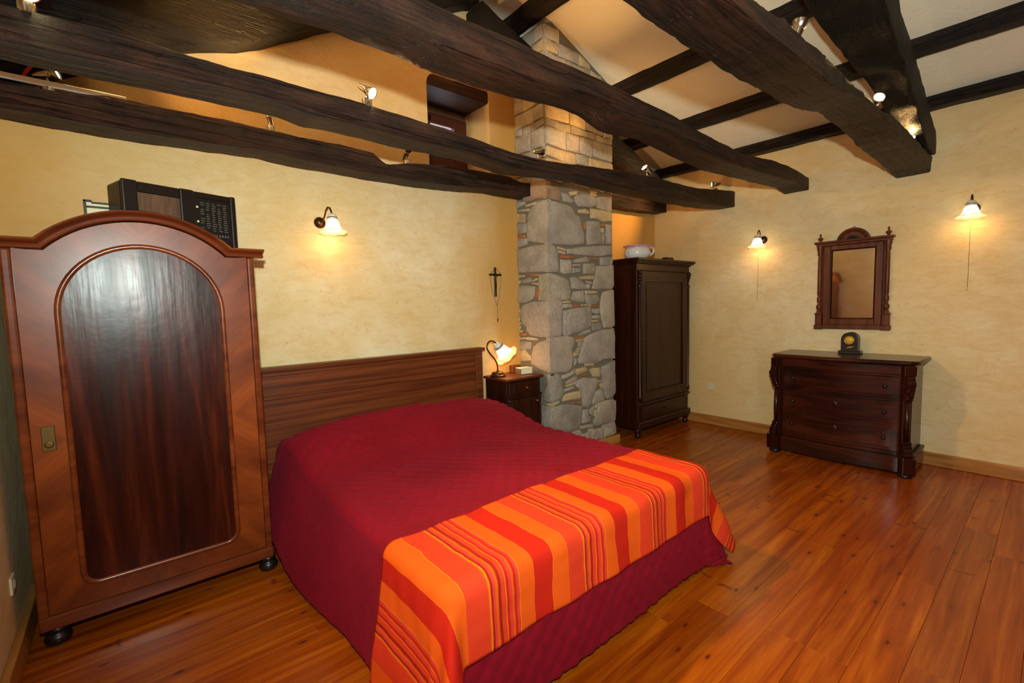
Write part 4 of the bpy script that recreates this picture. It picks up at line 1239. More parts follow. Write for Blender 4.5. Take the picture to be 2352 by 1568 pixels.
def build_table_lamp():
    t = thing('table_lamp', 'lit bronze table lamp with a tilted frilled glass shade on the nightstand', 'lamp', (2.60, 3.31, 0.857))
    bm = bmesh.new()
    lathe(bm, [(0, 0), (0.072, 0), (0.074, 0.010), (0.066, 0.018), (0.058, 0.022), (0.056, 0.034), (0.045, 0.042), (0.014, 0.046), (0.010, 0.056), (0, 0.056)], Matrix.Translation((2.60, 3.31, 0.857)), 28)
    obj('base', bm, M['bronze'], t, True, 45)
    pts = [(2.60, 3.31, 0.905), (2.598, 3.31, 0.965), (2.570, 3.31, 1.020), (2.515, 3.31, 1.080), (2.487, 3.31, 1.125), (2.492, 3.31, 1.165), (2.525, 3.31, 1.188), (2.565, 3.31, 1.180), (2.600, 3.308, 1.155)]
    # smooth the polyline
    P = [Vector(p) for p in pts]
    sm = []
    for i in range(len(P) - 1):
        p0, p1, p2, p3 = P[max(i - 1, 0)], P[i], P[i + 1], P[min(i + 2, len(P) - 1)]
        for k in range(5):
            u = k / 5
            sm.append(0.5 * ((2 * p1) + (p2 - p0) * u + (2 * p0 - 5 * p1 + 4 * p2 - p3) * u * u + (3 * p1 - p0 - 3 * p2 + p3) * u ** 3))
    sm.append(P[-1])
    bm = bmesh.new(); tube(bm, sm, 0.0065, 10); obj('stem', bm, M['bronze'], t, True)
    ax = Vector((0.62, -0.10, -0.72)).normalized()
    m = Matrix.Translation((2.602, 3.308, 1.150)) @ ax.to_track_quat('-Z', 'Y').to_matrix().to_4x4()
    shade_parts(m, t, 1.22)
    lamp_light('table_lamp_light', m @ Vector((0, 0, -0.17)), LAMP_W)
build_table_lamp()

def build_book():
    t = thing('book', 'small thick cream-edged book lying on the nightstand beside the lamp', 'book', (2.84, 3.26, 0.857))
    m = Matrix.Translation((2.80, 3.215, 0.857)) @ Matrix.Rotation(math.radians(-8), 4, 'Z')
    bm = bmesh.new(); box(bm, 0, 0.135, 0.0, 0.095, 0, 0.004, 0.001, m); obj('cover', bm, M['bookcover'], t)
    bm = bmesh.new(); box(bm, 0, 0.135, 0.0, 0.095, 0.056, 0.060, 0.001, m); obj('cover', bm, M['paper'], t)
    bm = bmesh.new(); box(bm, 0, 0.004, 0.0, 0.095, 0.004, 0.056, 0.001, m); obj('spine', bm, M['bookcover'], t)
    bm = bmesh.new(); box(bm, 0.004, 0.131, 0.003, 0.092, 0.004, 0.056, 0.002, m); obj('pages', bm, M['paper'], t)
build_book()
bm = bmesh.new(); box(bm, 2.835, 2.945, 3.375, 3.43, 0.857, 0.925, 0.004)
tag(obj('wooden_box', bm, M['cherry']), 'small brown box standing behind the book on the nightstand', 'box')

def build_crucifix():
    t = thing('crucifix', 'small dark wooden crucifix hanging on the wall above the nightstand', 'crucifix', (2.72, 3.46, 1.59))
    x, y = 2.722, YB
    bx('upright', x - 0.011, x + 0.011, y - 0.014, y, 1.590, 1.865, M['ebony'], t, 0.002)
    bx('crossbar', x - 0.072, x + 0.072, y - 0.016, y - 0.002, 1.786, 1.805, M['ebony'], t, 0.002)
    bm = bmesh.new()
    tube(bm, [(x, y - 0.020, 1.660), (x + 0.003, y - 0.022, 1.705), (x - 0.002, y - 0.022, 1.745), (x, y - 0.022, 1.785), (x, y - 0.023, 1.80)], [0.003, 0.004, 0.006, 0.008, 0.006], 8)
    tube(bm, [(x - 0.05, y - 0.020, 1.800), (x - 0.02, y - 0.022, 1.785), (x, y - 0.022, 1.780), (x + 0.02, y - 0.022, 1.785), (x + 0.05, y - 0.020, 1.800)], [0.002, 0.003, 0.004, 0.003, 0.002], 6)
    obj('figure', bm, M['bronze'], t, True)
    t2 = thing('rosary', 'thin rosary chain looped over the crucifix with a tiny cross at its end', 'rosary', (2.72, 3.455, 1.34))
    def chain(pts, nb):
        bm = bmesh.new(); tube(bm, pts, 0.0013, 5); o = obj('chain', bm, M['darkmetal'], t2, True)
        b2 = bmesh.new()
        for i in range(nb):
            f = (i + 0.5) / nb * (len(pts) - 1); k = int(f); p = Vector(pts[k]).lerp(Vector(pts[min(k + 1, len(pts) - 1)]), f - k)
            lathe(b2, [(0, -0.003), (0.003, 0), (0, 0.003)], Matrix.Translation(p), 6)
        bo = obj('beads', b2, M['bronze'], t2, True); bo['kind'] = 'stuff'
    xx = x + 0.016
    for sx in (-1, 1):
        chain([(x, y - 0.018, 1.862), (x + sx * 0.060, y - 0.019, 1.806), (x + sx * 0.066, y - 0.014, 1.76), (x + sx * 0.042 + 0.006, y - 0.008, 1.62), (xx, y - 0.006, 1.508)], 22)
    chain([(xx, y - 0.006, 1.508), (xx + 0.003, y - 0.006, 1.385)], 5)
    bx('tiny_cross', xx + 0.0005, xx + 0.0055, y - 0.008, y - 0.004, 1.345, 1.385, M['darkmetal'], t2, 0.0005)
    bx('tiny_crossbar', xx - 0.008, xx + 0.014, y - 0.008, y - 0.004, 1.370, 1.375, M['darkmetal'], t2, 0.0005)
build_crucifix()

# ------------------------------------------------------------------ wall lamps
def build_sconce(p, nrm, label, cord=None, side=0.0):
    """p: centre of the wall rose; nrm: wall normal."""
    t = thing('wall_lamp', label, 'wall lamp', p, 'wall lamps with frilled glass shades')
    n = Vector(nrm); up = Vector((0, 0, 1)); s = up.cross(n)
    m = Matrix(((s.x, up.x, n.x, p[0]), (s.y, up.y, n.y, p[1]), (s.z, up.z, n.z, p[2]), (0, 0, 0, 1)))   # local x=side, y=up, z=out
    bm = bmesh.new(); lathe(bm, [(0.040, 0), (0.040, 0.008), (0.034, 0.018), (0.018, 0.028), (0.008, 0.032), (0, 0.032)], m, 24); obj('wall_rose', bm, M['bronze'], t, True)
    k = side
    pts = [(0, 0, 0.030), (0.1 * k, 0.005, 0.055), (0.25 * k, 0.035, 0.072), (0.42 * k, 0.075, 0.082), (0.62 * k, 0.098, 0.094), (0.82 * k, 0.092, 0.108), (0.95 * k, 0.066, 0.116), (k, 0.045, 0.118)]
    bm = bmesh.new(); tube(bm, pts, 0.0055, 8, m); obj('arm', bm, M['bronze'], t, True)
    c = m @ Vector((k, 0.035, 0.118))
    tilt = Matrix.Rotation(math.radians(6), 4, s.cross(up) if False else s)
    sm = Matrix.Translation(c) @ Matrix.Rotation(math.radians(-5), 4, s)
    shade_parts(sm, t)
    lamp_light('wall_lamp_light', sm @ Vector((0, 0, -0.145)), SCONCE_W)
    if cord:
        b0 = c + Vector((0, 0, -0.10)) - n * 0.02
        bm = bmesh.new(); tube(bm, [b0, b0 + Vector((0, 0, -cord))], 0.0016, 6)
        pc = obj('pull_cord', bm, M['cord'], t, True)
        bm = bmesh.new(); lathe(bm, [(0, -0.022), (0.005, -0.020), (0.006, -0.006), (0.002, 0), (0, 0)], Matrix.Translation(b0 + Vector((0, 0, -cord))), 10)
        obj('cord_pull', bm, M['plastic'], pc, True)
build_sconce((1.135, YB, 2.13), (0, -1, 0), 'lit wall lamp with frilled glass shade above the bed headboard', None, 0.05)
build_sconce((XR, 2.125, 2.145), (-1, 0, 0), 'lit wall lamp with pull cord between the narrow wardrobe and the mirror', 0.57, -0.015)
build_sconce((XR, 0.50, 2.200), (-1, 0, 0), 'lit wall lamp with pull cord on the side of the mirror away from the wardrobe', 0.58, -0.005)

# ------------------------------------------------------------------ narrow dark wardrobe in the corner
def build_wardrobe2():
    t = thing('wardrobe', 'narrow dark walnut wardrobe with panelled door and drawer in the corner', 'wardrobe', (4.8, 3.2, 0))
    x0, x1, yf, yb = 4.255, 5.325, 2.955, 3.45
    bx('body', x0, x1, yf, yb, 0.12, 1.90, M['walnut'], t, 0.006)
    bm = bmesh.new()
    # stepped cornice
    for (o, za, zb) in ((0.006, 1.845, 1.92), (0.022, 1.92, 1.935), (0.045, 1.935, 1.952), (0.062, 1.952, 1.978)):
        bx('cornice_step', x0 - o, x1 + o * 0.9, yf - o, yb + 0.005, za, zb, M['walnut'], t, 0.005)
    bm.free()
    d = bx('door', x0 + 0.07, x1 - 0.07, yf - 0.010, yf + 0.004, 0.40, 1.84, M['walnut'], t, 0.004)
    for (a, b, c, e) in ((x0 + 0.07, x0 + 0.135, 0.40, 1.84), (x1 - 0.16, x1 - 0.07, 0.40, 1.84), (x0 + 0.135, x1 - 0.16, 1.735, 1.84), (x0 + 0.135, x1 - 0.16, 0.40, 0.50)):
        bx('door_frame', a, b, yf - 0.024, yf - 0.008, c, e, M['walnut'], d, 0.004)
    path = [(x0 + 0.137, 0.502), (x0 + 0.137, 1.733), (x1 - 0.162, 1.733), (x1 - 0.162, 0.502)]
    bm = bmesh.new(); sweep(bm, path[::-1], [(-0.020, 0.012), (-0.016, 0.020), (-0.008, 0.026), (0.004, 0.028), (0.008, 0.024)], Matrix.Translation((0, yf, 0)), True); obj('door_moulding', bm, M['walnut'], d)
    bm = bmesh.new(); lathe(bm, [(0.012, 0), (0.012, 0.003), (0, 0.004)], Matrix.Translation((x0 + 0.10, yf - 0.024, 1.10)) @ Matrix.Rotation(PI / 2, 4, 'X'), 12); obj('keyhole', bm, M['plate'], d, True)
    for xx, w in ((x0 + 0.032, 1), (x1 - 0.032, -1)):
        bm = bmesh.new(); lathe(bm, [(0, 0.42), (0.020, 0.42), (0.022, 0.46), (0.014, 0.48), (0.016, 1.1), (0.014, 1.66), (0.022, 1.68), (0.016, 1.70), (0, 1.70)], Matrix.Translation((xx, yf - 0.012, 0)), 14); obj('column', bm, M['walnut'], t, True)
        bm = bmesh.new()
        for (zz, rr, dy) in ((1.825, 0.026, 0.024), (1.785, 0.024, 0.018), (1.745, 0.020, 0.010), (1.715, 0.016, 0.004)):
            lathe(bm, [(0, -rr), (rr * 0.7, -rr * 0.7), (rr, 0), (rr * 0.7, rr * 0.7), (0, rr)], Matrix.Translation((xx, yf - dy, zz)), 10)
        obj('carved_bracket', bm, M['walnut'], t, True)
    dr = bx('drawer', x0 + 0.075, x1 - 0.075, yf - 0.014, yf + 0.004, 0.20, 0.355, M['walnut'], t, 0.006)
    bx('drawer_panel', x0 + 0.13, x1 - 0.13, yf - 0.020, yf - 0.010, 0.232, 0.323, M['walnut'], dr, 0.004)
    bm = bmesh.new(); lathe(bm, [(0.010, 0), (0.007, 0.010), (0.014, 0.020), (0.010, 0.028), (0, 0.030)], Matrix.Translation((4.78, yf - 0.018, 0.278)) @ Matrix.Rotation(PI / 2, 4, 'X'), 12); obj('knob', bm, M['ebony'], dr, True)
    bx('mid_rail', x0 - 0.004, x1 + 0.004, yf - 0.022, yf + 0.006, 0.362, 0.392, M['walnut'], t, 0.006)
    bx('plinth', x0 - 0.012, x1 + 0.012, yf - 0.030, yb, 0.105, 0.180, M['walnut'], t, 0.010)
    for xx in (x0 + 0.035, x1 - 0.035):
        for yy in (yf + 0.02, yb - 0.05):
            bm = bmesh.new(); lathe(bm, [(0, 0), (0.022, 0), (0.034, 0.016), (0.036, 0.034), (0.024, 0.052), (0.030, 0.066), (0.042, 0.085), (0.044, 0.106), (0, 0.106)], Matrix.Translation((xx, yy, 0)), 16); obj('foot', bm, M['walnut'], t, True)
build_wardrobe2()

def build_pot():
    t = thing('chamber_pot', 'white floral porcelain chamber pot with pink rim on the narrow wardrobe', 'pot', (4.50, 3.12, 1.98))
    m = Matrix.Translation((4.50, 3.12, 1.978))
    bm = bmesh.new()
    lathe(bm, [(0, 0.004), (0.075, 0.002), (0.085, 0.0), (0.092, 0.008), (0.130, 0.035), (0.148, 0.070), (0.142, 0.100), (0.128, 0.125), (0.135, 0.142), (0.158, 0.156), (0.152, 0.158), (0.126, 0.138), (0.118, 0.120), (0.130, 0.08), (0.10, 0.03), (0, 0.02)], m, 32)
    obj('bowl', bm, M['pot'], t, True)
    bm = bmesh.new()
    hv = Vector((0.82, -0.55, 0)).normalized()
    tube(bm, [Vector((4.50, 3.12, 1.978)) + hv * r + Vector((0, 0, z)) for r, z in ((0.138, 0.135), (0.168, 0.146), (0.192, 0.130), (0.196, 0.100), (0.182, 0.072), (0.150, 0.055), (0.138, 0.056))], 0.011, 10)
    obj('handle', bm, M['pot'], t, True)
build_pot()
bm = bmesh.new()
prism(bm, [(4.80, 1.978), (4.945, 1.978), (4.945, 2.000), (4.93, 2.008), (4.81, 2.008), (4.80, 2.000)], 2.93, 2.99)
tag(obj('wooden_block', bm, M['walnut']), 'flat dark wooden block on the front edge of the narrow wardrobe top', 'block')

# ------------------------------------------------------------------ chest of drawers
def build_chest():
    t = thing('chest_of_drawers', 'dark walnut serpentine chest of drawers with carved corner scrolls under the mirror', 'chest of drawers', (5.1, 1.27, 0))
    y0, y1, xb = 0.745, 1.815, 5.372
    ya, yb_ = y0 + 0.10, y1 - 0.10
    def serp(y, base, amp=0.036):
        u = (y - ya) / (yb_ - ya)
        u = min(max(u, 0), 1)
        return base - amp * (0.5 - 0.5 * math.cos(2 * PI * u)) 
    def front(name, za, zb, base, par, mat, bev=0.0, yA=None, yB=None, back=0.05, amp=0.036):
        yA = ya if yA is None else yA; yB = yb_ if yB is None else yB
        bm = bmesh.new()
        n = 24
        zs = [(za, bev), (za + bev, 0.0), (zb - bev, 0.0), (zb, bev)] if bev else [(za, 0), (zb, 0)]
        rows = []
        for i in range(n + 1):
            y = yA + (yB - yA) * i / n
            eb = bev if i in (0, n) else 0
            rows.append([bm.verts.new((serp(y, base, amp) + o + eb, y, z)) for z, o in zs] + [bm.verts.new((base + back, y, zb)), bm.verts.new((base + back, y, za))])
        k = len(rows[0])
        for A, B in zip(rows, rows[1:]):
            for i in range(k): bm.faces.new((A[i], A[(i + 1) % k], B[(i + 1) % k], B[i]))
        bm.faces.new(rows[0][::-1]); bm.faces.new(rows[-1])
        return obj(name, bm, mat, par, True, 35)
    bx('body', 4.905, xb, y0 + 0.02, y1 - 0.02, 0.10, 0.925, M['walnut_y'], t, 0.004)
    # top slab with serpentine edge
    bm = bmesh.new()
    n = 40
    outline = []
    for i in range(n + 1):
        y = y0 - 0.03 + (y1 - y0 + 0.06) * i / n
        outline.append((serp(y, 4.868) + (0.06 * max(0, (0.05 - min(y - (y0 - 0.03), (y1 + 0.03) - y)) / 0.05) if True else 0), y))
    poly = outline + [(XR - 0.002, y1 + 0.03), (XR - 0.002, y0 - 0.03)]
    rings = []
    for (z, o) in ((0.928, 0.012), (0.934, 0.004), (0.944, 0.0), (0.956, 0.004), (0.966, 0.014)):
        rings.append([bm.verts.new((x + (o if i <= n else 0), y + (0 if 0 < i < n else (o if y < 1.2 else -o)), z)) for i, (x, y) in enumerate(poly)])
    L = len(poly)
    for A, B in zip(rings, rings[1:]):
        for i in range(L): bm.faces.new((A[i], A[(i + 1) % L], B[(i + 1) % L], B[i]))
    bm.faces.new(rings[0][::-1]); bm.faces.new(rings[-1])
    obj('top', bm, M['walnut_y'], t, True, 35)
    front('frieze_drawer', 0.848, 0.926, 4.878, t, M['walnut_y'], 0.006, y0 + 0.07, y1 - 0.07)
    knobm = M['ebony']
    for (za, zb, zk) in ((0.638, 0.828, 0.745), (0.430, 0.620, 0.525), (0.192, 0.412, 0.305)):
        d = front('drawer', za, zb, 4.895, t, M['walnut_y'], 0.008)
        front('drawer_panel', za + 0.028, zb - 0.028, 4.888, d, M['walnut_y'], 0.006, ya + 0.035, yb_ - 0.035, 0.02)
        for yy in (ya + 0.085, yb_ - 0.085):
            bm = bmesh.new(); lathe(bm, [(0.011, 0), (0.008, 0.012), (0.015, 0.020), (0.016, 0.028), (0.008, 0.036), (0, 0.037)], Matrix.Translation((serp(yy, 4.888) + 0.002, yy, zk)) @ Matrix.Rotation(-PI / 2, 4, 'Y'), 14); obj('knob', bm, knobm, d, True)
        if zk < 0.7:
            bm = bmesh.new(); lathe(bm, [(0.022, 0), (0.018, 0.004), (0.010, 0.006), (0, 0.006)], Matrix.Translation((serp(1.28, 4.888) + 0.001, 1.28, zk + 0.02)) @ Matrix.Diagonal((1, 1, 1.3, 1)) @ Matrix.Rotation(-PI / 2, 4, 'Y'), 12); obj('keyhole_escutcheon', bm, M['walnut'], d, True)
    for (za, zb) in ((0.828, 0.850), (0.618, 0.640), (0.410, 0.432), (0.160, 0.192)):
        front('rail', za, zb, 4.900, t, M['walnut_y'], 0.004, back=0.03)
    front('plinth', 0.022, 0.160, 4.868, t, M['walnut_y'], 0.010, y0 + 0.06, y1 - 0.06, 0.06)
    bx('plinth_moulding', 4.93, xb, y0 - 0.012, y0 + 0.02, 0.150, 0.178, M['walnut'], t, 0.006)
    bx('plinth_side', 4.93, xb, y0 - 0.006, y0 + 0.02, 0.025, 0.150, M['walnut_y'], t, 0.004)
    # canted corners: block, scroll, column, lower scroll, foot
    for (yc, s) in ((y0 + 0.045, -1), (y1 - 0.045, 1)):
        xc = 4.893
        rot = Matrix.Translation((xc, yc, 0)) @ Matrix.Rotation(math.radians(-s * 32), 4, 'Z')
        def cb(name, hx, hy, za, zb, bev, dx=0.0):
            bm = bmesh.new(); box(bm, -hx + dx, hx + dx, -hy, hy, za, zb, bev, rot, 2); return obj(name, bm, M['walnut'], t)
        cb('corner_block', 0.048, 0.042, 0.845, 0.928, 0.005)
        cb('corner_post', 0.026, 0.032, 0.17, 0.845, 0.006, 0.012)
        def scroll(name, prof):
            bm = bmesh.new()
            for (dx, z, r) in prof:
                mm = rot @ Matrix.Translation((dx, 0, z)) @ Matrix.Rotation(PI / 2, 4, 'X')
                lathe(bm, [(0, -0.034), (r * 0.6, -0.034), (r, -0.028), (r, 0.028), (r * 0.6, 0.034), (0, 0.034)], mm, 14)
            return obj(name, bm, M['walnut'], t, True, 40)
        scroll('upper_scroll', [(-0.036, 0.822, 0.026), (-0.044, 0.782, 0.034), (-0.040, 0.745, 0.026), (-0.030, 0.712, 0.026), (-0.026, 0.680, 0.018), (-0.018, 0.652, 0.016)])
        bm = bmesh.new()
        for k in range(5):
            lathe(bm, [(0, -0.014), (0.010, -0.008), (0.012, 0), (0.008, 0.010), (0, 0.014)], rot @ Matrix.Translation((-0.062 + k * 0.006, (-1) ** k * 0.014, 0.79 - k * 0.032)), 8)
        obj('carved_leaf', bm, M['walnut'], t, True)
        bm = bmesh.new(); lathe(bm, [(0, 0.30), (0.016, 0.30), (0.020, 0.45), (0.018, 0.62), (0, 0.62)], rot @ Matrix.Translation((-0.016, 0, 0)), 12); obj('corner_column', bm, M['walnut'], t, True)
        scroll('lower_scroll', [(-0.020, 0.285, 0.016), (-0.026, 0.255, 0.020), (-0.034, 0.218, 0.028), (-0.044, 0.190, 0.024)])
        cb('plinth_block', 0.058, 0.046, 0.03, 0.172, 0.006, -0.022)
        bm = bmesh.new(); lathe(bm, [(0, 0), (0.046, 0), (0.052, 0.012), (0.048, 0.030), (0, 0.032)], rot @ Matrix.Translation((-0.018, 0, 0)), 20); obj('foot', bm, M['ebony'], t, True)
    for yy in (y0 + 0.06, y1 - 0.06):
        bm = bmesh.new(); lathe(bm, [(0, 0), (0.040, 0), (0.044, 0.03), (0.03, 0.10), (0, 0.10)], Matrix.Translation((xb - 0.06, yy, 0)), 14); obj('foot', bm, M['ebony'], t, True)
build_chest()

def build_clock():
    t = thing('mantel_clock', 'small black arched mantel clock with gold dial on the chest of drawers', 'clock', (5.27, 1.275, 0.966))
    m = Matrix.Translation((5.22, 1.277, 0.966)) @ Matrix.Rotation(-PI / 2, 4, 'Z')     # local x = -y world ... front towards -x
    bm = bmesh.new(); box(bm, -0.086, 0.086, -0.012, 0.098, 0, 0.030, 0.005, m); obj('base', bm, M['ebony'], t)
    bm = bmesh.new(); prism(bm, [(-0.066, 0.028), (0.066, 0.028), (0.066, 0.138)] + arc(0, 0.138, 0.066, 0, PI, 18)[1:], 0.0, 0.085, m)
    obj('case', bm, M['ebony'], t, True, 35)
    rim = bmesh.new(); lathe(rim, [(0.037, 0), (0.043, 0.003), (0.040, 0.008), (0.036, 0.006)], m @ Matrix.Translation((0, 0, 0.130)) @ Matrix.Rotation(PI / 2, 4, 'X'), 26); obj('dial_rim', rim, M['brass'], t, True)
    bm = bmesh.new(); lathe(bm, [(0, 0.004), (0.037, 0.003), (0.037, 0)], m @ Matrix.Translation((0, 0, 0.130)) @ Matrix.Rotation(PI / 2, 4, 'X'), 26)
    gold = solid('gold_dial', S((240, 190, 60)), 0.35, 0.1, var=0.1, bscale=90)
    dl = obj('dial', bm, gold, t, True)
    for ang, L in ((0.6, 0.016), (2.3, 0.024)):
        bm = bmesh.new(); box(bm, -0.0012, 0.0012, -0.0062, -0.0048, 0, L, 0, m @ Matrix.Translation((0, 0, 0.130)) @ Matrix.Rotation(ang, 4, 'Y')); obj('hand', bm, M['ebony'], dl)
    bm = bmesh.new()
    for (dx, dz, rx, rz) in ((0, 0, 0.014, 0.008), (-0.014, -0.005, 0.010, 0.005), (0.016, 0.006, 0.014, 0.004), (0.028, 0.009, 0.010, 0.003)):
        lathe(bm, [(1, 0), (0.7, 0.5), (0, 0.7)], m @ Matrix.Translation((dx, 0, 0.062 + dz)) @ Matrix.Diagonal((rx, 0.003, rz, 1)) @ Matrix.Rotation(PI / 2, 4, 'X'), 10)
    obj('gilt_ornament', bm, M['brass'], t, True)
build_clock()

# ------------------------------------------------------------------ mirror
def build_mirror():
    t = thing('wall_mirror', 'carved red-brown wooden wall mirror with arched crest and two finials', 'mirror', (5.38, 1.31, 1.19))
    # work in a local frame: x along -y world (left to right as seen), y depth (front towards -x), z up
    m = Matrix.Translation((XR, 1.308, 0)) @ Matrix.Rotation(-PI / 2, 4, 'Z')
    def b(name, x0, x1, d0, d1, z0, z1, par=t, bev=0.004, mat=None):
        bm = bmesh.new(); box(bm, x0, x1, -d1, -d0, z0, z1, bev, m); return obj(name, bm, mat or M['walnut_mirror'], par)
    hw = 0.262
    b('backing', -hw, hw, 0.0, 0.012, 1.20, 2.03)
    gl = b('mirror_glass', -0.180, 0.184, 0.012, 0.016, 1.290, 1.965, bev=0, mat=M['mirror'])
    for (x0, x1, z0, z1) in ((-0.235, -0.178, 1.235, 2.00), (0.180, 0.235, 1.235, 2.00), (-0.178, 0.180, 1.962, 2.005), (-0.178, 0.180, 1.235, 1.293)):
        b('frame_rail', x0, x1, 0.010, 0.036, z0, z1)
    path = [(-0.178, 1.293), (-0.178, 1.962), (0.180, 1.962), (0.180, 1.293)]
    bm = bmesh.new(); sweep(bm, path[::-1], [(-0.012, 0.014), (-0.010, 0.020), (0.0, 0.032), (0.004, 0.038), (0.008, 0.036)], m, True); obj('inner_bevel', bm, M['walnut'], t)
    b('bottom_rail', -0.300, 0.300, 0.0, 0.040, 1.192, 1.236)
    b('cornice', -0.315, 0.315, 0.0, 0.062, 2.030, 2.052, bev=0.006)
    b('cornice_step', -0.300, 0.300, 0.0, 0.048, 2.006, 2.032, bev=0.006)
    for s in (-1, 1):
        xc = s * 0.268
        b('base_block', xc - 0.036, xc + 0.036, 0.0, 0.058, 1.188, 1.232, bev=0.004)
        b('pedestal', xc - 0.028, xc + 0.028, 0.0, 0.050, 1.232, 1.335)
        b('pedestal_cap', xc - 0.034, xc + 0.034, 0.0, 0.054, 1.335, 1.350)
        bm = bmesh.new()
        lathe(bm, [(0, 1.35), (0.022, 1.35), (0.024, 1.365), (0.015, 1.375), (0.024, 1.395), (0.026, 1.415), (0.016, 1.435), (0.012, 1.445), (0.020, 1.465), (0.020, 1.50), (0.013, 1.515), (0.018, 1.53), (0.018, 1.90), (0.014, 1.91), (0.024, 1.93), (0.022, 1.96), (0.030, 1.985), (0.030, 2.008), (0, 2.008)], m @ Matrix.Translation((xc, -0.030, 0)), 16)
        obj('column', bm, M['walnut_mirror'], t, True, 50)
        bm = bmesh.new()
        lathe(bm, [(0, 2.050), (0.010, 2.050), (0.009, 2.060), (0.022, 2.076), (0.024, 2.086), (0.008, 2.096), (0.006, 2.106), (0.010, 2.116), (0.008, 2.126), (0, 2.132)], m @ Matrix.Translation((xc, -0.030, 0)), 14)
        obj('finial', bm, M['walnut_mirror'], t, True, 50)
    # arched crest
    cr = bmesh.new(); prism(cr, [(-0.136, 2.02), (0.136, 2.02)] + arc(0, 2.022, 0.136, 0, PI, 22), -0.034, -0.002, m)
    crest = obj('crest', cr, M['walnut_mirror'], t, True, 40)
    bm = bmesh.new(); sweep(bm, arc(0, 2.022, 0.124, 0, PI, 26), [(0.026, 0.020), (0.026, 0.044), (0.014, 0.056), (0.004, 0.050), (-0.002, 0.036), (-0.010, 0.034)][::-1], m, False); obj('crest_moulding', bm, M['walnut_mirror'], crest, True, 40)
    bm = bmesh.new(); prism(bm, arc(0, 2.024, 0.068, 0, PI, 16), -0.038, -0.032, m); obj('crest_lunette', bm, M['ebony'], crest)
    bm = bmesh.new()
    for k in range(7):
        a = PI * (k + 0.5) / 7
        tube(bm, [(0.010 * math.cos(a), -0.040, 2.028 + 0.008 * math.sin(a)), (0.056 * math.cos(a), -0.042, 2.026 + 0.052 * math.sin(a))], [0.003, 0.008], 7, m)
    obj('carved_fan', bm, M['walnut'], crest, True)
    bm = bmesh.new(); sweep(bm, arc(0, 2.160, 0.012, 0, PI, 10), [(-0.0015, 0.006), (0.0015, 0.006), (0.0015, 0.010), (-0.0015, 0.010), (-0.0015, 0.006)], m, False); obj('hanging_ring', bm, M['darkmetal'], t)
build_mirror()

# ------------------------------------------------------------------ sockets
def build_socket(p, n, label, w=0.075):
    t = thing('wall_socket', label, 'socket', p)
    nv = Vector(n); s = Vector((0, 0, 1)).cross(nv)
    m = Matrix(((s.x, 0, nv.x, p[0]), (s.y, 0, nv.y, p[1]), (s.z, 1, nv.z, p[2]), (0, 0, 0, 1)))
    bm = bmesh.new(); box(bm, -w / 2, w / 2, -w / 2, w / 2, 0, 0.010, 0.003, m, 2); obj('faceplate', bm, M['plastic'], t)
    bm = bmesh.new(); lathe(bm, [(0.022, 0.0105), (0.022, 0.012), (0.019, 0.012), (0.018, 0.0102)], m, 20); obj('socket_ring', bm, M['plastic'], t, True)
    for dx in (-0.009, 0.009):
        bm = bmesh.new(); lathe(bm, [(0.0028, 0.0100), (0.0028, 0.0112), (0, 0.0112)], m @ Matrix.Translation((dx, 0, 0)), 10); obj('pin_hole', bm, M['darkmetal'], t)
build_socket((XR, 2.70, 0.466), (-1, 0, 0), 'ivory wall socket low on the wall beside the narrow wardrobe')
build_socket((XL, 2.90, 0.345), (1, 0, 0), 'ivory wall socket low on the wall beside the arched wardrobe')

# ------------------------------------------------------------------ spotlights on the beams
def build_spot(base, aim, label, w=1.0, size=1.0, angle=100):
    t = thing('spotlight', label, 'spotlight', base, 'halogen spotlights clamped on the beams')
    B = Vector(base); d = Vector(aim).normalized()
    bm = bmesh.new(); lathe(bm, [(0, -0.02), (0.026, -0.02), (0.026, 0.018), (0.022, 0.024), (0, 0.024)], Matrix.Translation(B), 18); obj('mount', bm, M['chrome'], t, True, 40)
    H = B + Vector((0, 0, 0.072))
    bm = bmesh.new(); tube(bm, [B + Vector((0, 0, 0.020)), B + Vector((0, 0, 0.045)), H], 0.006, 8); obj('arm', bm, M['chrome'], t, True)
    m = Matrix.Translation(H) @ d.to_track_quat('Z', 'Y').to_matrix().to_4x4()
    k = size
    bm = bmesh.new(); lathe(bm, [(0, -0.058 * k), (0.012 * k, -0.055 * k), (0.017 * k, -0.030 * k), (0.020 * k, 0.0), (0.022 * k, 0.006 * k), (0.019 * k, 0.010 * k), (0.019 * k, 0.016 * k), (0.024 * k, 0.022 * k), (0.032 * k, 0.040 * k), (0.033 * k, 0.046 * k), (0.029 * k, 0.046 * k), (0.024 * k, 0.034 * k)], m, 20); obj('lamp_head', bm, M['chrome'], t, True, 40)
    bm = bmesh.new(); lathe(bm, [(0.026 * k, 0.0385 * k), (0.012 * k, 0.041 * k), (0, 0.042 * k)], m, 18); obj('lamp_face', bm, M['halogen'], t, True)
    l = bpy.data.lights.new('spotlight_beam', 'SPOT'); l.energy = SPOT_W * w; l.color = WARM; l.spot_size = math.radians(angle); l.spot_blend = 0.9; l.shadow_soft_size = 0.02
    o = bpy.data.objects.new('spotlight_beam', l); C.objects.link(o)
    o.location = H + d * 0.062 * k
    o.rotation_euler = d.to_track_quat('-Z', 'Y').to_euler()
def onbeam(x, y, top): return (x, y, interp(top, x) + 0.012)
build_spot(onbeam(-0.20, 3.272, T1), (0.80, -0.28, 0.22), 'spotlight on the bed-wall beam in the corner above the wardrobe, tilted up', 0.5)
build_spot(onbeam(0.80, 3.272, T1), (-0.25, -0.25, 0.95), 'spotlight on the bed-wall beam near the wall lamp, seen from behind', 0.4)
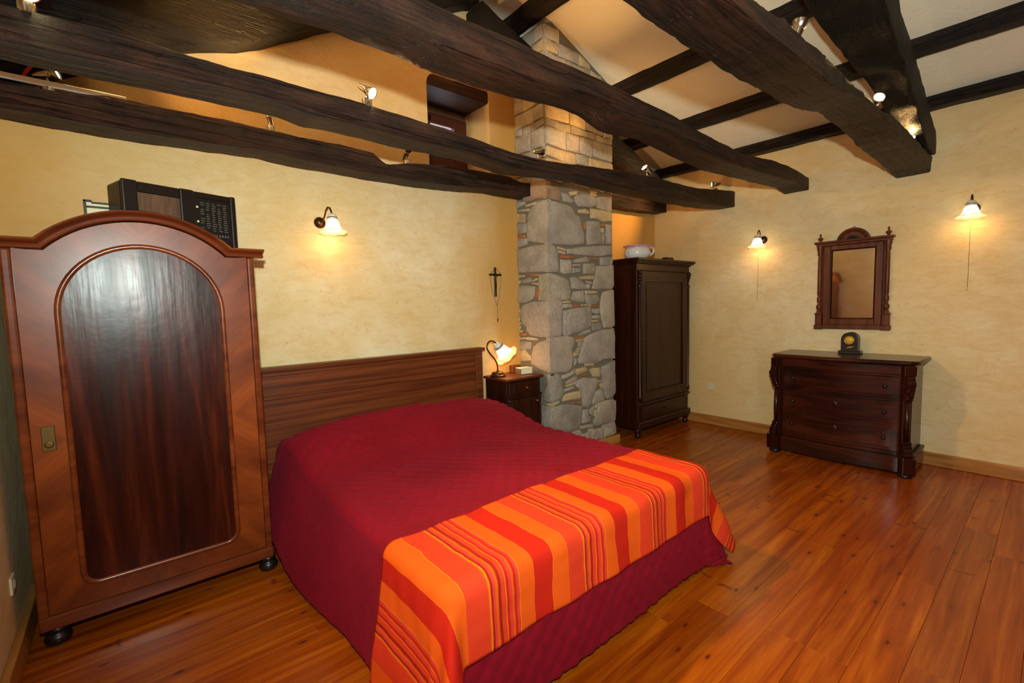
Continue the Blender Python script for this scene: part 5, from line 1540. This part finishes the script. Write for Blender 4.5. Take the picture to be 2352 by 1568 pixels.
build_spot(onbeam(1.76, 3.30, T1), (0.10, -0.50, 0.60), 'glowing spotlight in the notch of the bed-wall beam under the window niche', 0.6)
build_spot(onbeam(-0.185, 2.462, T2), (0.28, -0.76, -0.58), 'spotlight on the cracked beam at its end over the arched wardrobe', 0.8, angle=104)
build_spot(onbeam(1.09, 2.462, T2), (0.42, -0.72, -0.55), 'spotlight on the cracked beam facing out over the bed', 0.95, angle=104)
build_spot(onbeam(2.432, 2.54, T2), (0.93, 0.16, 0.28), 'spotlight on the cracked beam aimed at the stone pillar', 0.3, angle=64)
build_spot(onbeam(3.825, 2.54, T2), (-0.72, 0.1, 0.5), 'spotlight on the cracked beam past the pillar, turned back', 0.35)
build_spot(onbeam(5.15, 2.54, T2), (-0.62, 0.75, -0.10), 'spotlight at the end of the cracked beam by the mirror wall', 0.42, angle=90)
build_spot((2.39, 0.81, interp(T4, 2.39) - 0.02), (0.25, -0.15, 0.95), 'spotlight peeking over the gnarled beam overhead', 0.15)
build_spot((3.80, 0.825, interp(T4, 3.80) + 0.01), (-0.80, -0.50, 0.30), 'spotlight midway along the gnarled beam beside the heavy rafter', 0.9)
build_spot((4.97, 0.850, interp(T4, 4.97) + 0.005), (-0.95, -0.22, -0.10), 'round glowing spotlight near the wall end of the gnarled beam', 0.22, angle=80)

# ------------------------------------------------------------------ cable trunking on the beams
bm = bmesh.new(); box(bm, XL, 0.10, 3.245, 3.262, 2.628, 2.655, 0.003)
tag(obj('cable_trunking', bm, M['whitestrip']), 'white cable strip on top of the bed-wall beam above the wardrobe', 'trunking')
bm = bmesh.new(); box(bm, XL, -0.11, 2.50, 2.53, 2.598, 2.622, 0.003)
tag(obj('cable_trunking', bm, M['whitestrip']), 'white cable strip on top of the cracked beam over the wardrobe', 'trunking')
bm = bmesh.new(); tube(bm, [(-0.29, 3.275, 2.64), (-0.275, 3.272, 2.68), (-0.25, 3.268, 2.72), (-0.235, 3.262, 2.78)], 0.008, 8)
tag(obj('cable', bm, M['redcable'], None, True), 'short red cable sticking up behind the bed-wall beam', 'cable')
